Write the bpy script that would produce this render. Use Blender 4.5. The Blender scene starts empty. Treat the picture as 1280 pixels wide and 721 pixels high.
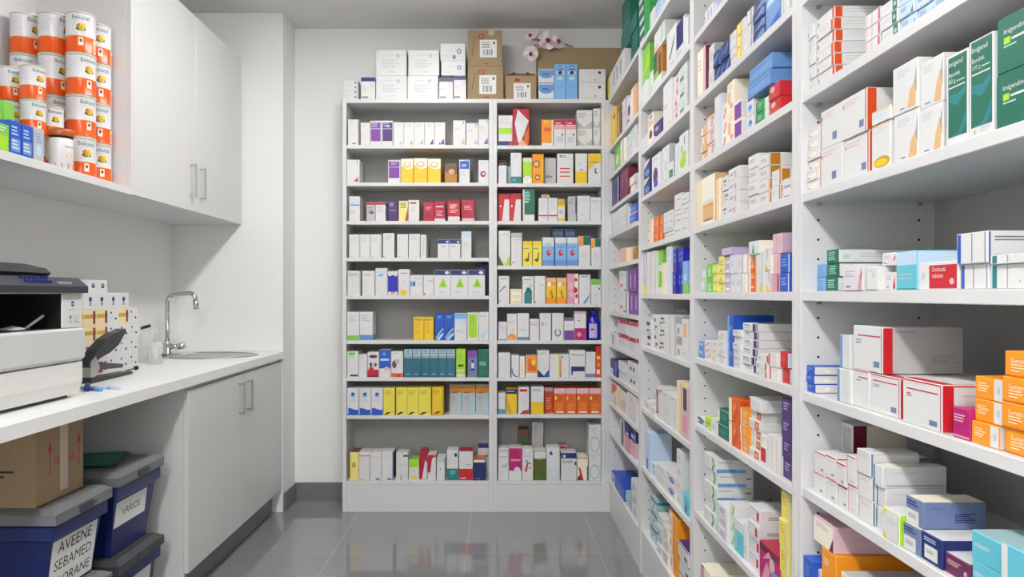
import bpy, math, random
from mathutils import Vector, Matrix
random.seed(7)
PI = math.pi
S = bpy.context.scene
COL = S.collection
F, CX, CY, H0 = 900.0, 620.0, 368.0, 1.22      # focal length (px), principal point, eye height
XF = 0.632            # front plane of the racks on the right wall
YB = 4.036            # front plane of the racks on the back wall
WALL_L, WALL_B, WALL_R, CEIL = -1.807, 4.28, 0.918, 2.80

# ------------------------------------------------------------------ materials
def lin(c):
    c /= 255.0
    return c / 12.92 if c <= .04045 else ((c + .055) / 1.055) ** 2.4
def hexc(h):
    return tuple(lin(int(h[i:i + 2], 16)) for i in (0, 2, 4)) + (1,)
PAL = dict(W='DCDCDC', C='F3EBD8', G='B9BABB', g='8E9092', D='4A4B4F', K='1B1B1E', cream='EBD9B0', peach='E9B48C', tan='DDB37E',
    red='C8202C', crim='B5123A', wine='6E1B33', pink='DE9AAB', rose='DBB8C1', mag='B4166F', plum='6A2350', pur='7A3E9E', vio='4B2F74', lil='BFB0D6', mauve='CBAFC0',
    navy='1B2A6B', blue='1F55BF', royal='2222B0', sky='7FB2E5', pale='BFD6EE', lb='6796D0', slate='6F7FA8', turq='62BFD2', teal='1F7F86', tealb='2A6880', aqua='A3C3C9',
    dgrn='126A55', grn='2E9B4B', lime='A8D62A', lgrn='7CC64A', mint='9FD8BE', olive='4F5F1E', yel='EBC524', lem='E8DA50', pyel='EDE08A', mus='C9A227', gold='B9781C',
    org='DC6426', dorg='D24A14', amb='F0961E', brn='6B4A32', cb='A08A6C', cbd='94714D', txt='7C7F88', blk='232428', ltx='C4C7CE', steel='9AA0A6')
MATS = {}
def principled(name):
    m = bpy.data.materials.new(name); m.use_nodes = True
    return m, m.node_tree.nodes, m.node_tree.links, m.node_tree.nodes['Principled BSDF']
def surf(name, col, rough=.5, metal=0, noise=0.0, nscale=30, bump=0.0, bscale=200, spec=.5, **kw):
    m, N, L, P = principled(name)
    P.inputs['Base Color'].default_value = col
    P.inputs['Roughness'].default_value = rough
    P.inputs['Metallic'].default_value = metal
    P.inputs['Specular IOR Level'].default_value = spec
    for k, v in kw.items(): P.inputs[k].default_value = v
    tc = N.new('ShaderNodeTexCoord')
    if noise > 0:
        n = N.new('ShaderNodeTexNoise'); n.inputs['Scale'].default_value = nscale; n.inputs['Detail'].default_value = 3
        L.new(tc.outputs['Object'], n.inputs['Vector'])
        r = N.new('ShaderNodeMapRange'); r.inputs[3].default_value = 1 - noise; r.inputs[4].default_value = 1 + noise
        L.new(n.outputs['Fac'], r.inputs[0])
        x = N.new('ShaderNodeVectorMath'); x.operation = 'SCALE'; x.inputs[0].default_value = col[:3]
        L.new(r.outputs[0], x.inputs['Scale']); L.new(x.outputs[0], P.inputs['Base Color'])
    if bump > 0:
        n = N.new('ShaderNodeTexNoise'); n.inputs['Scale'].default_value = bscale
        L.new(tc.outputs['Object'], n.inputs['Vector'])
        b = N.new('ShaderNodeBump'); b.inputs['Strength'].default_value = bump; b.inputs['Distance'].default_value = .002
        L.new(n.outputs['Fac'], b.inputs['Height']); L.new(b.outputs[0], P.inputs['Normal'])
    return m
def M(k):
    if k not in MATS:
        if k in ('cb', 'cbd'): MATS[k] = surf('cardboard_' + k, hexc(PAL[k]), .85, noise=.08, nscale=40, bump=.15, bscale=300, spec=.2)
        else: MATS[k] = surf('carton_print_' + k, hexc(PAL[k]), .42, noise=.025, nscale=25)
    return MATS[k]
MATS['wall'] = surf('painted_plaster', hexc('EDEDEC'), .7, noise=.012, nscale=3, bump=.05, bscale=120)
MATS['ceil'] = surf('ceiling_paint', hexc('E4E4E3'), .85, noise=.01, nscale=3)
MATS['lam'] = surf('white_melamine', hexc('DADADB'), .35, noise=.01, nscale=4)
MATS['lam2'] = surf('satin_cabinet_front', hexc('D8D8D7'), .35, noise=.01, nscale=4)
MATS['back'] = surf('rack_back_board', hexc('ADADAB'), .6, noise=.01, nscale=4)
MATS['top'] = surf('worktop_laminate', hexc('EFEFEE'), .3, noise=.01, nscale=8)
MATS['hole'] = surf('pin_hole_dark', hexc('2A2A2C'), .8)
MATS['kick'] = surf('grey_plinth', hexc('77787A'), .35, noise=.02, nscale=5)
MATS['steelm'] = surf('brushed_steel', hexc('B8B8B6'), .28, 1.0, noise=.03, nscale=60)
MATS['chrome'] = surf('chrome', hexc('C8CACC'), .08, 1.0)
MATS['blackp'] = surf('black_plastic', hexc('1E1F23'), .35, noise=.05, nscale=40)
MATS['charc'] = surf('charcoal_plastic', hexc('34363F'), .4, noise=.03, nscale=40)
MATS['greyp'] = surf('printer_grey_plastic', hexc('CFCFCC'), .45, noise=.01, nscale=30)
MATS['greyq'] = surf('printer_pale_plastic', hexc('DCDCD8'), .45, noise=.01, nscale=30)
MATS['binb'] = surf('blue_bin_plastic', hexc('17265F'), .3, noise=.03, nscale=12)
MATS['binl'] = surf('grey_lid_plastic', hexc('6E7073'), .4, noise=.03, nscale=12)
MATS['binl2'] = surf('dark_lid_plastic', hexc('3E4043'), .4, noise=.03, nscale=12)
MATS['paper'] = surf('label_paper', hexc('E6E6E4'), .7, noise=.015, nscale=30)
MATS['tape'] = surf('parcel_tape', hexc('C9BBA6'), .2)
MATS['petal'] = surf('petal', hexc('E9DADF'), .5, noise=.08, nscale=30)
MATS['heart'] = surf('petal_heart', hexc('8E2450'), .5, noise=.1, nscale=60)
MATS['stem'] = surf('plant_stem', hexc('6E5F3A'), .6, noise=.1, nscale=50)
MATS['canw'] = surf('tin_label_white', hexc('E3E1E4'), .25, noise=.02, nscale=30)
MATS['cano'] = surf('tin_label_orange', hexc('EA5A12'), .25, noise=.03, nscale=30)
MATS['cang'] = surf('tin_rim_green', hexc('5E7A60'), .3)
MATS['canc'] = surf('tin_rim_cream', hexc('DCD3C2'), .3, .2)
MATS['brl'] = surf('amber_lid', hexc('B3581A'), .35)
MATS['bot'] = surf('blue_bottle_plastic', hexc('1616A8'), .2, noise=.02, nscale=20)
MATS['clear'] = surf('clear_plastic', (0.9, .91, .92, 1), .08, **{'Alpha': .28})
def floor_mat():
    m, N, L, P = principled('polished_grey_tile')
    tc = N.new('ShaderNodeTexCoord'); mp = N.new('ShaderNodeMapping')
    mp.inputs['Location'].default_value = (.14, .38, 0)
    L.new(tc.outputs['Object'], mp.inputs[0])
    b = N.new('ShaderNodeTexBrick'); b.offset = 0; b.squash = 1
    b.inputs['Scale'].default_value = 1; b.inputs['Brick Width'].default_value = .63; b.inputs['Row Height'].default_value = 1.26
    b.inputs['Mortar Size'].default_value = .0022; b.inputs['Mortar Smooth'].default_value = .2
    b.inputs['Color1'].default_value = hexc('858688'); b.inputs['Color2'].default_value = hexc('828386'); b.inputs['Mortar'].default_value = hexc('9A9B9D')
    L.new(mp.outputs[0], b.inputs['Vector'])
    n = N.new('ShaderNodeTexNoise'); n.inputs['Scale'].default_value = 2.5; n.inputs['Detail'].default_value = 4
    L.new(tc.outputs['Object'], n.inputs['Vector'])
    r = N.new('ShaderNodeMapRange'); r.inputs[3].default_value = .95; r.inputs[4].default_value = 1.05
    L.new(n.outputs['Fac'], r.inputs[0])
    x = N.new('ShaderNodeVectorMath'); x.operation = 'SCALE'
    L.new(b.outputs['Color'], x.inputs[0]); L.new(r.outputs[0], x.inputs['Scale']); L.new(x.outputs[0], P.inputs['Base Color'])
    P.inputs['Roughness'].default_value = .045; P.inputs['Specular IOR Level'].default_value = .8
    return m
MATS['floor'] = floor_mat()
def emit(name, strength, col=(1, .98, .95, 1)):
    m, N, L, P = principled(name)
    P.inputs['Base Color'].default_value = (.9, .9, .9, 1)
    P.inputs['Emission Color'].default_value = col; P.inputs['Emission Strength'].default_value = strength
    return m

# ------------------------------------------------------------------ mesh builder
class MB:
    def __init__(s): s.v = []; s.f = []; s.m = []; s.mats = []; s.sm = []
    def mi(s, k):
        if k not in s.mats: s.mats.append(k)
        return s.mats.index(k)
    def face(s, pts, k, smooth=False):
        b = len(s.v); s.v += [tuple(p) for p in pts]; s.f.append(tuple(range(b, b + len(pts)))); s.m.append(s.mi(k)); s.sm.append(smooth)
    def raw(s, vs, fs, k, smooth=False):
        b = len(s.v); s.v += [tuple(p) for p in vs]; i = s.mi(k)
        for f in fs: s.f.append(tuple(b + j for j in f)); s.m.append(i); s.sm.append(smooth)
    def box(s, x0, y0, z0, x1, y1, z1, k, ch=.001, mats=None):
        c = Vector(((x0 + x1) / 2, (y0 + y1) / 2, (z0 + z1) / 2)); e = (abs(x1 - x0) / 2, abs(y1 - y0) / 2, abs(z1 - z0) / 2)
        ch = min(ch, min(e) * .45)
        vs = []; ix = {}
        for sx in (-1, 1):
            for sy in (-1, 1):
                for sz in (-1, 1):
                    sg = (sx, sy, sz)
                    for a in range(3):
                        ix[(sg, a)] = len(vs)
                        vs.append(tuple(c[i] + sg[i] * (e[i] - (0 if i == a else ch)) for i in range(3)))
        fs = []
        def add(keys, mk):
            p = [Vector(vs[ix[q]]) for q in keys]
            n = (p[1] - p[0]).cross(p[2] - p[0])
            if n.dot(sum(p, Vector()) / len(p) - c) < 0: keys = keys[::-1]
            fs.append(([ix[q] for q in keys], mk))
        for a in range(3):
            b_, c_ = (a + 1) % 3, (a + 2) % 3
            for sg in (-1, 1):
                ks = []
                for (p, q) in ((-1, -1), (1, -1), (1, 1), (-1, 1)):
                    t = [0, 0, 0]; t[a] = sg; t[b_] = p; t[c_] = q; ks.append((tuple(t), a))
                add(ks, (mats or {}).get((a, sg), k))
            for p in (-1, 1):
                for q in (-1, 1):
                    t1 = [0, 0, 0]; t1[b_] = p; t1[c_] = q; t1[a] = -1; t2 = list(t1); t2[a] = 1
                    add([(tuple(t1), b_), (tuple(t2), b_), (tuple(t2), c_), (tuple(t1), c_)], k)
        for sx in (-1, 1):
            for sy in (-1, 1):
                for sz in (-1, 1):
                    t = (sx, sy, sz); add([(t, 0), (t, 1), (t, 2)], k)
        b = len(s.v); s.v += vs
        for f, mk in fs: s.f.append(tuple(b + j for j in f)); s.m.append(s.mi(mk)); s.sm.append(False)
    def lathe(s, cx, cy, prof, k, n=28, smooth=True, mats=None, ex=1, ey=1):
        # prof: list of (r, z); mats: material per segment
        rings = []
        for r, z in prof:
            rings.append([(cx + ex * r * math.cos(2 * PI * i / n), cy + ey * r * math.sin(2 * PI * i / n), z) for i in range(n)])
        b = len(s.v)
        for rg in rings: s.v += rg
        for j in range(len(prof) - 1):
            mk = s.mi(mats[j] if mats else k)
            for i in range(n):
                i2 = (i + 1) % n
                s.f.append((b + j * n + i, b + j * n + i2, b + (j + 1) * n + i2, b + (j + 1) * n + i)); s.m.append(mk); s.sm.append(smooth)
        if prof[0][0] > 1e-6: s.f.append(tuple(b + i for i in range(n))[::-1]); s.m.append(s.mi(mats[0] if mats else k)); s.sm.append(False)
        if prof[-1][0] > 1e-6: s.f.append(tuple(b + (len(prof) - 1) * n + i for i in range(n))); s.m.append(s.mi(mats[-1] if mats else k)); s.sm.append(False)
    def tube(s, pts, r, k, n=12, cap=True):
        pts = [Vector(p) for p in pts]; rs = r if isinstance(r, (list, tuple)) else [r] * len(pts)
        b = len(s.v); up = None
        for i, p in enumerate(pts):
            d = (pts[min(i + 1, len(pts) - 1)] - pts[max(i - 1, 0)]).normalized()
            if up is None:
                up = Vector((0, 0, 1)) if abs(d.z) < .9 else Vector((1, 0, 0))
            u = (up - d * up.dot(d)).normalized(); w = d.cross(u); up = u
            for j in range(n):
                a = 2 * PI * j / n; s.v.append(tuple(p + (u * math.cos(a) + w * math.sin(a)) * rs[i]))
        mk = s.mi(k)
        for i in range(len(pts) - 1):
            for j in range(n):
                j2 = (j + 1) % n
                s.f.append((b + i * n + j, b + i * n + j2, b + (i + 1) * n + j2, b + (i + 1) * n + j)); s.m.append(mk); s.sm.append(True)
        if cap:
            s.f.append(tuple(b + j for j in range(n))[::-1]); s.m.append(mk); s.sm.append(False)
            s.f.append(tuple(b + (len(pts) - 1) * n + j for j in range(n))); s.m.append(mk); s.sm.append(False)
    def prism(s, poly, a0, a1, axis, k, kside=None):
        # extrude polygon (2-D) along axis 0/1/2 from a0 to a1
        def P(p, a):
            return {0: (a, p[0], p[1]), 1: (p[0], a, p[1]), 2: (p[0], p[1], a)}[axis]
        n = len(poly); A = sum(poly[i][0] * poly[(i + 1) % n][1] - poly[(i + 1) % n][0] * poly[i][1] for i in range(n))
        if (A < 0) != (axis == 1): poly = poly[::-1]
        lo = [P(p, a0) for p in poly]; hi = [P(p, a1) for p in poly]
        s.face(lo[::-1], k); s.face(hi, k)
        for i in range(n):
            j = (i + 1) % n; s.face([lo[i], lo[j], hi[j], hi[i]], kside or k)
    def mesh(s, name):
        me = bpy.data.meshes.new(name); me.from_pydata(s.v, [], s.f)
        for k in s.mats: me.materials.append(M(k))
        me.polygons.foreach_set('material_index', s.m); me.polygons.foreach_set('use_smooth', s.sm); me.update()
        return me
    def obj(s, name, parent=None):
        return link(name, s.mesh(name), parent)
def link(name, me, parent=None):
    o = bpy.data.objects.new(name, me); COL.objects.link(o)
    if parent: o.parent = parent
    return o
def tag(o, label, cat, group=None):
    n = len(label.split())
    if not 4 <= n <= 16: print('LABEL LEN', n, label)
    o['label'] = label; o['category'] = cat
    if group: o['group'] = group
    return o
def thing(name, label, cat, loc=(0, 0, 0), rz=0, group=None):
    o = bpy.data.objects.new(name, None); o.empty_display_size = .05; COL.objects.link(o)
    o.location = loc; o.rotation_euler = (0, 0, rz)
    return tag(o, label, cat, group)
def struct(name, mb):
    o = mb.obj(name); o['kind'] = 'structure'; return o

# text outlines as plain polygons
TX = {}
def text_geo(t):
    if t not in TX:
        cu = bpy.data.curves.new('txt', 'FONT'); cu.body = t; cu.resolution_u = 2; cu.fill_mode = 'FRONT'
        ob = bpy.data.objects.new('txt', cu); COL.objects.link(ob)
        dg = bpy.context.evaluated_depsgraph_get(); me = bpy.data.meshes.new_from_object(ob.evaluated_get(dg))
        vs = [(v.co.x, v.co.y) for v in me.vertices]; fs = [tuple(p.vertices) for p in me.polygons]
        bpy.data.objects.remove(ob); bpy.data.curves.remove(cu); bpy.data.meshes.remove(me)
        xs = [v[0] for v in vs]; ys = [v[1] for v in vs]; x0, x1, y0, y1 = min(xs), max(xs), min(ys), max(ys)
        TX[t] = ([((x - x0) / (x1 - x0), (y - y0) / (x1 - x0)) for x, y in vs], fs, (y1 - y0) / (x1 - x0))
    return TX[t]
def mirror_fix(fs): return [f[::-1] for f in fs]

# ------------------------------------------------------------------ printed carton
MESHES = {}
def carton_mesh(w, d, h, body, toks):
    key = (round(w, 4), round(d, 4), round(h, 4), body, toks)
    if key in MESHES: return MESHES[key]
    mb = MB(); mb.box(-w / 2, 0, 0, w / 2, d, h, body, ch=min(.0012, w * .06, h * .06))
    decals(mb, w, d, h, toks)
    MESHES[key] = mb.mesh('carton'); return MESHES[key]
def decals(mb, w, d, h, toks, eps0=.00012):
    eps = eps0
    for tok in toks.split(';'):
        p = tok.split()
        if not p: continue
        fc = 'F'
        if p[0] in ('F', 'S', 'L', 'K'): fc = p[0]; p = p[1:]
        eps += .00003
        def mp(u, v, fc=fc, e=eps):
            i = .0012; u = min(max(u, 0), 1); v = min(max(v, 0), 1)
            if fc == 'F': return (-w / 2 + i + u * (w - 2 * i), -e, i + v * (h - 2 * i))
            if fc == 'S': return (w / 2 + e, i + u * (d - 2 * i), i + v * (h - 2 * i))
            if fc == 'L': return (-w / 2 - e, i + (1 - u) * (d - 2 * i), i + v * (h - 2 * i))
            return (-w / 2 + i + u * (w - 2 * i), i + v * (d - 2 * i), h + e)
        c = p[0]; k = p[-1]; a = [float(q) for q in p[1:-1]] if c != 'w' else None
        if c == 'r': mb.face([mp(a[0], a[1]), mp(a[2], a[1]), mp(a[2], a[3]), mp(a[0], a[3])], k)
        elif c == 'b':
            for f_ in 'FSL':
                mb.face([mp(0, a[0], f_), mp(1, a[0], f_), mp(1, a[1], f_), mp(0, a[1], f_)], k)
        elif c == 'v':
            for f_ in 'FK':
                mb.face([mp(a[0], 0, f_), mp(a[1], 0, f_), mp(a[1], 1, f_), mp(a[0], 1, f_)], k)
        elif c == 'p': mb.face([mp(a[i], a[i + 1]) for i in range(0, len(a), 2)], k)
        elif c == 'c':
            n = 16; mb.face([mp(a[0] + a[2] * math.cos(2 * PI * i / n), a[1] + a[3] * math.sin(2 * PI * i / n)) for i in range(n)], k)
        elif c == 'l':      # x0 ytop x1 n pitch : rows of fine print
            rr = random.Random(tok)
            for i in range(int(a[3])):
                y = a[1] - i * a[4]; x1 = a[0] + (a[2] - a[0]) * rr.uniform(.6, 1)
                mb.face([mp(a[0], y - a[4] * .45), mp(x1, y - a[4] * .45), mp(x1, y), mp(a[0], y)], k)
        elif c == 'w':      # text x0 ybase x1
            t = p[1].replace('_', ' '); x0, y0, x1 = (float(q) for q in p[2:5])
            vs, fs, asp = text_geo(t); W_ = {'F': w, 'S': d, 'L': d, 'K': w}[fc]; Hh = d if fc == 'K' else h
            sy = (x1 - x0) * W_ / Hh
            mb.raw([mp(x0 + vx * (x1 - x0), y0 + vy * sy) for vx, vy in vs], fs, k)
ORD = ['', 'first', 'second', 'third', 'fourth', 'fifth', 'sixth', 'seventh', 'eighth', 'ninth', 'tenth', 'eleventh', 'twelfth']
NUM = ['zero', 'one', 'two', 'three', 'four', 'five', 'six', 'seven', 'eight', 'nine', 'ten']
EXPO = 0.26
# ------------------------------------------------------------------ room shell
def room():
    X0, X1, Y0, Y1 = WALL_L, WALL_R, -2.2, WALL_B
    m = MB(); m.box(X0 - .6, Y0 - .1, -.1, X1 + .1, Y1 + .1, 0, 'floor', 0); struct('floor', m)
    m = MB(); m.box(X0 - .6, Y0 - .1, CEIL, X1 + .1, Y1 + .1, CEIL + .1, 'ceil', 0); struct('ceiling', m)
    m = MB(); m.box(X0 - .1, Y0, 0, X0, YB + .004, CEIL, 'wall', 0); struct('wall_left', m)
    m = MB(); m.box(X0 - .1, YB + .004, 0, -1.195, Y1 + .1, CEIL, 'wall', 0); m.box(-1.195, Y1, 0, X1 + .1, Y1 + .1, CEIL, 'wall', 0); struct('wall_back', m)
    m = MB(); m.box(X1, Y0, 0, X1 + .1, Y1, CEIL, 'wall', 0); struct('wall_right', m)
    m = MB(); m.box(X0 - .1, Y0 - .1, 0, X1 + .1, Y0, CEIL, 'wall', 0); struct('wall_front', m)
    m = MB(); m.box(-1.183, Y1 - .012, 0, -.866, Y1, .105, 'kick', .001); struct('baseboard_back', m)
    m = MB(); m.box(-1.195, YB + .004, 0, -1.183, Y1 - .0005, .105, 'kick', .001); struct('baseboard_left', m)
room()

# ------------------------------------------------------------------ racks
_p = MB(); _p.box(-.004, -.004, -.007, .004, .004, -.0004, 'steel', .0005); PIN = _p.mesh('shelf_pin')
def shelf_rack(name, label, loc, rz, W, depth, zs, H=2.316, group='white shop racks around the room', plinth=True):
    r = thing(name, label, 'shelving rack', loc, rz, group)
    t = .022; st = .02
    for side in (0, 1):
        m = MB(); x0 = 0 if side == 0 else W - t
        m.box(x0, 0, 0, x0 + t, depth, H, 'lam', .001)
        xi = t + .0003 if side == 0 else W - t - .0003
        z = .24
        while z < H - .05:
            for yy in (.036, depth - .038):
                c = [(xi, yy + .0028 * math.cos(a * PI / 4), z + .0028 * math.sin(a * PI / 4)) for a in range(8)]
                m.face(c if side == 0 else c[::-1], 'hole')
            z += .0405
        m.obj('side_panel', r)
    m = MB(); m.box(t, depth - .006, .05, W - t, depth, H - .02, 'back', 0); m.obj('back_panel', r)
    m = MB(); m.box(t, 0, H - .022, W - t, depth - .0065, H, 'lam', .001); m.obj('top_board', r)
    for z in zs:
        m = MB(); m.box(t + .0005, .003, z - st, W - t - .0005, depth - .0065, z, 'lam', .0012)
        o = m.obj('shelf', r)
        for x in (t + .0045, W - t - .0045):
            for yy in (.036, depth - .038):
                q = link('shelf_pin', PIN, o); q.location = (x, yy, z - st)
    m = MB(); m.box(t, .004, 0, W - t, .02, zs[-1] - st - .001, 'lam', .001); m.obj('plinth', r)
    return r
ZL = [2.0585, 1.848, 1.6326, 1.426, 1.213, .962, .754, .541, .175]
ZR = [2.056, 1.843, 1.6326, 1.381, 1.168, .962, .754, .547, .175]
shelf_rack('shelf_rack', 'white shelving rack on the back wall, left one of the two', (-.861, YB, 0), 0, .844, WALL_B - YB - .002, ZL)
shelf_rack('shelf_rack', 'white shelving rack on the back wall, narrower one by the corner', (-.0165, YB, 0), 0, .6305, WALL_B - YB - .002, ZR)
JO = [4.06, 3.17, 2.325, 1.515, .67]
ZB1 = [2.04, 1.88, 1.70, 1.55, 1.38, 1.125, .945, .78, .62, .455, .175]
ZB2 = [2.046, 1.845, 1.643, 1.43, 1.222, .998, .73, .473, .195]
ZB3 = [2.045, 1.84, 1.636, 1.434, 1.226, 1.021, .809, .531, .175]
ZB4 = [2.045, 1.838, 1.6356, 1.430, 1.2266, 1.020, .822, .617, .40, .175]
RN = {}
for i, (zs, lab) in enumerate([(ZB1, 'white shelving rack on the right wall, farthest one by the corner'), (ZB2, 'white shelving rack on the right wall, next to the corner rack'),
                               (ZB3, 'white shelving rack on the right wall, second from the camera'), (ZB4, 'white shelving rack on the right wall, nearest the camera')]):
    shelf_rack('shelf_rack', lab, (XF, JO[i], 0), -PI / 2, JO[i] - JO[i + 1] - .0008, .283, zs, H=2.312)
m = MB(); m.box(.6145, YB + .001, 0, .6315, YB + .02, 2.31, 'lam', .001)
o = m.obj('filler_strip'); tag(o, 'narrow white filler strip closing the corner between two racks', 'filler strip')

# ------------------------------------------------------------------ wall cupboard and open shelf on the left wall
def bar_handle(parent, x, y, z0, z1):
    m = MB(); s = .004
    m.box(x + .022, y - s, z0, x + .030, y + s, z1, 'steelm', .0008)
    for z in (z0 + .004, z1 - .012):
        m.box(x - .0002, y - s, z, x + .0225, y + s, z + .008, 'steelm', .0005)
    return m.obj('handle', parent)
def door(parent, x, y0, y1, z0, z1, hy, hz0, hz1):
    m = MB(); m.box(x - .018, y0, z0, x, y1, z1, 'lam2', .001); d = m.obj('door', parent)
    bar_handle(d, x, hy, hz0, hz1)
c = thing('wall_cupboard', 'white wall cupboard with two doors and steel bar handles, high on left wall', 'cupboard', (0, 0, 0))
m = MB(); m.box(WALL_L + .001, 2.815, 1.61, -1.4455, YB, 2.543, 'lam', .001); m.obj('body', c)
door(c, -1.426, 2.833, 3.413, 1.612, 2.541, 3.36, 1.675, 1.83)
door(c, -1.426, 3.417, YB - .002, 1.612, 2.541, 3.47, 1.675, 1.83)
m = MB(); m.box(-1.4455, 2.815, 1.6101, -1.426, 2.831, 2.543, 'lam2', .001); m.obj('end_strip', c)
c = thing('open_wall_shelf', 'white open wall shelf holding the tins, beside the wall cupboard', 'wall shelf')
m = MB(); m.box(WALL_L + .012, .7, 1.61, -1.426, 2.8145, 1.638, 'lam', .001); m.obj('bottom_board', c)
m = MB(); m.box(WALL_L + .012, .7, 2.52, -1.426, 2.8145, 2.543, 'lam', .001); m.obj('top_board', c)
m = MB(); m.box(WALL_L + .001, .7, 1.61, WALL_L + .011, 2.8145, 2.543, 'lam', .001); m.obj('back_panel', c)
m = MB(); m.box(WALL_L + .012, .68, 1.61, -1.426, .6995, 2.543, 'lam', .001); m.obj('side_panel', c)

# ------------------------------------------------------------------ worktop, sink, base cupboard
SX, SY, SA, SB = -1.515, 3.775, .262, .205
def worktop():
    m = MB(); x0, x1, z0, z1 = WALL_L + .001, -1.19, .862, .9
    ya, yb = 3.5, YB
    m.box(x0, .6, z0, x1, ya, z1, 'top', 0)
    n = 64; ell = []; rec = []
    a_, b_ = SA - .012, SB - .012
    for i in range(n):
        t = 2 * PI * i / n; cx_, cy_ = math.cos(t), math.sin(t)
        ell.append((SX + a_ * cx_, SY + b_ * cy_))
        ks = []
        if abs(cx_) > 1e-9: ks.append(((x1 if cx_ > 0 else x0) - SX) / cx_)
        if abs(cy_) > 1e-9: ks.append(((yb if cy_ > 0 else ya) - SY) / cy_)
        k = min(ks); rec.append([SX + k * cx_, SY + k * cy_])
    for (X, Y) in ((x0, ya), (x1, ya), (x1, yb), (x0, yb)):
        j = min(range(n), key=lambda i: (rec[i][0] - X) ** 2 + (rec[i][1] - Y) ** 2); rec[j] = [X, Y]
    for i in range(n):
        j = (i + 1) % n
        m.face([(*ell[i], z1), (*rec[i], z1), (*rec[j], z1), (*ell[j], z1)], 'top')
        m.face([(*ell[j], z0), (*rec[j], z0), (*rec[i], z0), (*ell[i], z0)], 'top')
        m.face([(*ell[i], z0), (*ell[i], z1), (*ell[j], z1), (*ell[j], z0)], 'top')
    m.face([(x1, ya, z0), (x1, yb, z0), (x1, yb, z1), (x1, ya, z1)], 'top')
    o = m.obj('worktop'); tag(o, 'long white worktop along the left wall, under printer and sink', 'worktop')
worktop()
s = thing('sink', 'oval stainless steel sink set in the far end of the white worktop', 'sink', (SX, SY, .9))
m = MB()
prof = [(1.0, .0005), (.995, .004), (.94, .005), (.92, .002), (.905, -.02), (.86, -.14), (.75, -.155), (.06, -.16)]
ey = SB / SA
m.lathe(0, 0, [(r * SA, z) for r, z in prof], 'steelm', n=56, ey=ey); m.obj('basin', s)
m = MB(); m.lathe(0, 0, [(.001, -.1545), (.03, -.155), (.036, -.1575)], 'chrome', n=24); m.obj('drain', s)
f = thing('tap', 'chrome kitchen tap with square swan neck over the oval sink', 'tap', (-1.735, 3.80, .905))
m = MB(); m.lathe(0, 0, [(.026, 0), (.026, .008), (.021, .012), (.021, .062), (.016, .07), (.001, .072)], 'chrome', n=24); m.obj('base', f)
m = MB(); pts = [(0, 0, .06), (0, 0, .27)]
for i in range(1, 9):
    a = PI / 2 * i / 8; pts.append((.045 * (1 - math.cos(a)), 0, .27 + .045 * math.sin(a)))
pts += [(.11, 0, .322)]
for i in range(1, 8):
    a = PI / 2 * i / 7; pts.append((.115 + .035 * math.sin(a), 0, .322 - .035 * (1 - math.cos(a))))
pts += [(.152, 0, .262)]
m.tube(pts, .0115, 'chrome', 16); m.obj('spout', f)
m = MB(); m.tube([(.149, 0, .29), (.1535, 0, .238)], .014, 'chrome', 16); m.obj('nozzle', f)
m = MB(); m.tube([(.018, 0, .04), (.055, 0, .042)], .012, 'chrome', 16); m.tube([(.055, 0, .042), (.075, 0, .044), (.09, 0, .05)], [.017, .018, .015], 'chrome', 16); m.obj('lever', f)

c = thing('base_cupboard', 'white base cupboard with two doors under the sink end of worktop', 'cupboard')
m = MB(); m.box(WALL_L + .001, 2.806, .0, -1.2185, 2.824, .8615, 'lam2', .001); m.obj('side_panel', c)
m = MB(); m.box(WALL_L + .001, 2.8245, .13, -1.2185, YB, .70, 'lam', .001); m.obj('body', c)
m = MB(); m.box(-1.24, 2.8245, .70, -1.2185, YB, .8615, 'lam2', .001); m.obj('top_rail', c)
door(c, -1.2, 2.808, 3.413, .132, .845, 3.36, .66, .81)
door(c, -1.2, 3.417, YB - .002, .132, .845, 3.47, .66, .81)
m = MB(); m.box(-1.27, 2.8245, 0, -1.255, YB, .1295, 'kick', .001); m.obj('plinth', c)

# ------------------------------------------------------------------ ceiling lights
def light(x, y, w, l, power, label):
    t = thing('ceiling_light', label, 'ceiling light', (x, y, CEIL), 0, 'ceiling lights in a row')
    m = MB()
    for a in ((-w / 2 - .02, -l / 2 - .02, w / 2 + .02, -l / 2), (-w / 2 - .02, l / 2, w / 2 + .02, l / 2 + .02), (-w / 2 - .02, -l / 2, -w / 2, l / 2), (w / 2, -l / 2, w / 2 + .02, l / 2)):
        m.box(a[0], a[1], -.012, a[2], a[3], -.0005, 'lam', .001)
    m.obj('frame', t)
    k = 'diff_%g' % power; MATS[k] = emit('light_diffuser_%g' % power, power, LCOL + (1,))
    m = MB(); m.box(-w / 2, -l / 2, -.032, w / 2, l / 2, -.0008, k, .004); m.obj('diffuser', t)
LCOL = (1, .985, .96)
light(-.43, 2.75, .2, 1.2, 30, 'long white ceiling light over the middle of the room')
light(-.43, .2, .2, 1.2, 32, 'long white ceiling light near the camera')
light(-.43, -1.4, .2, 1.2, 66, 'long white ceiling light behind the camera')

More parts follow.
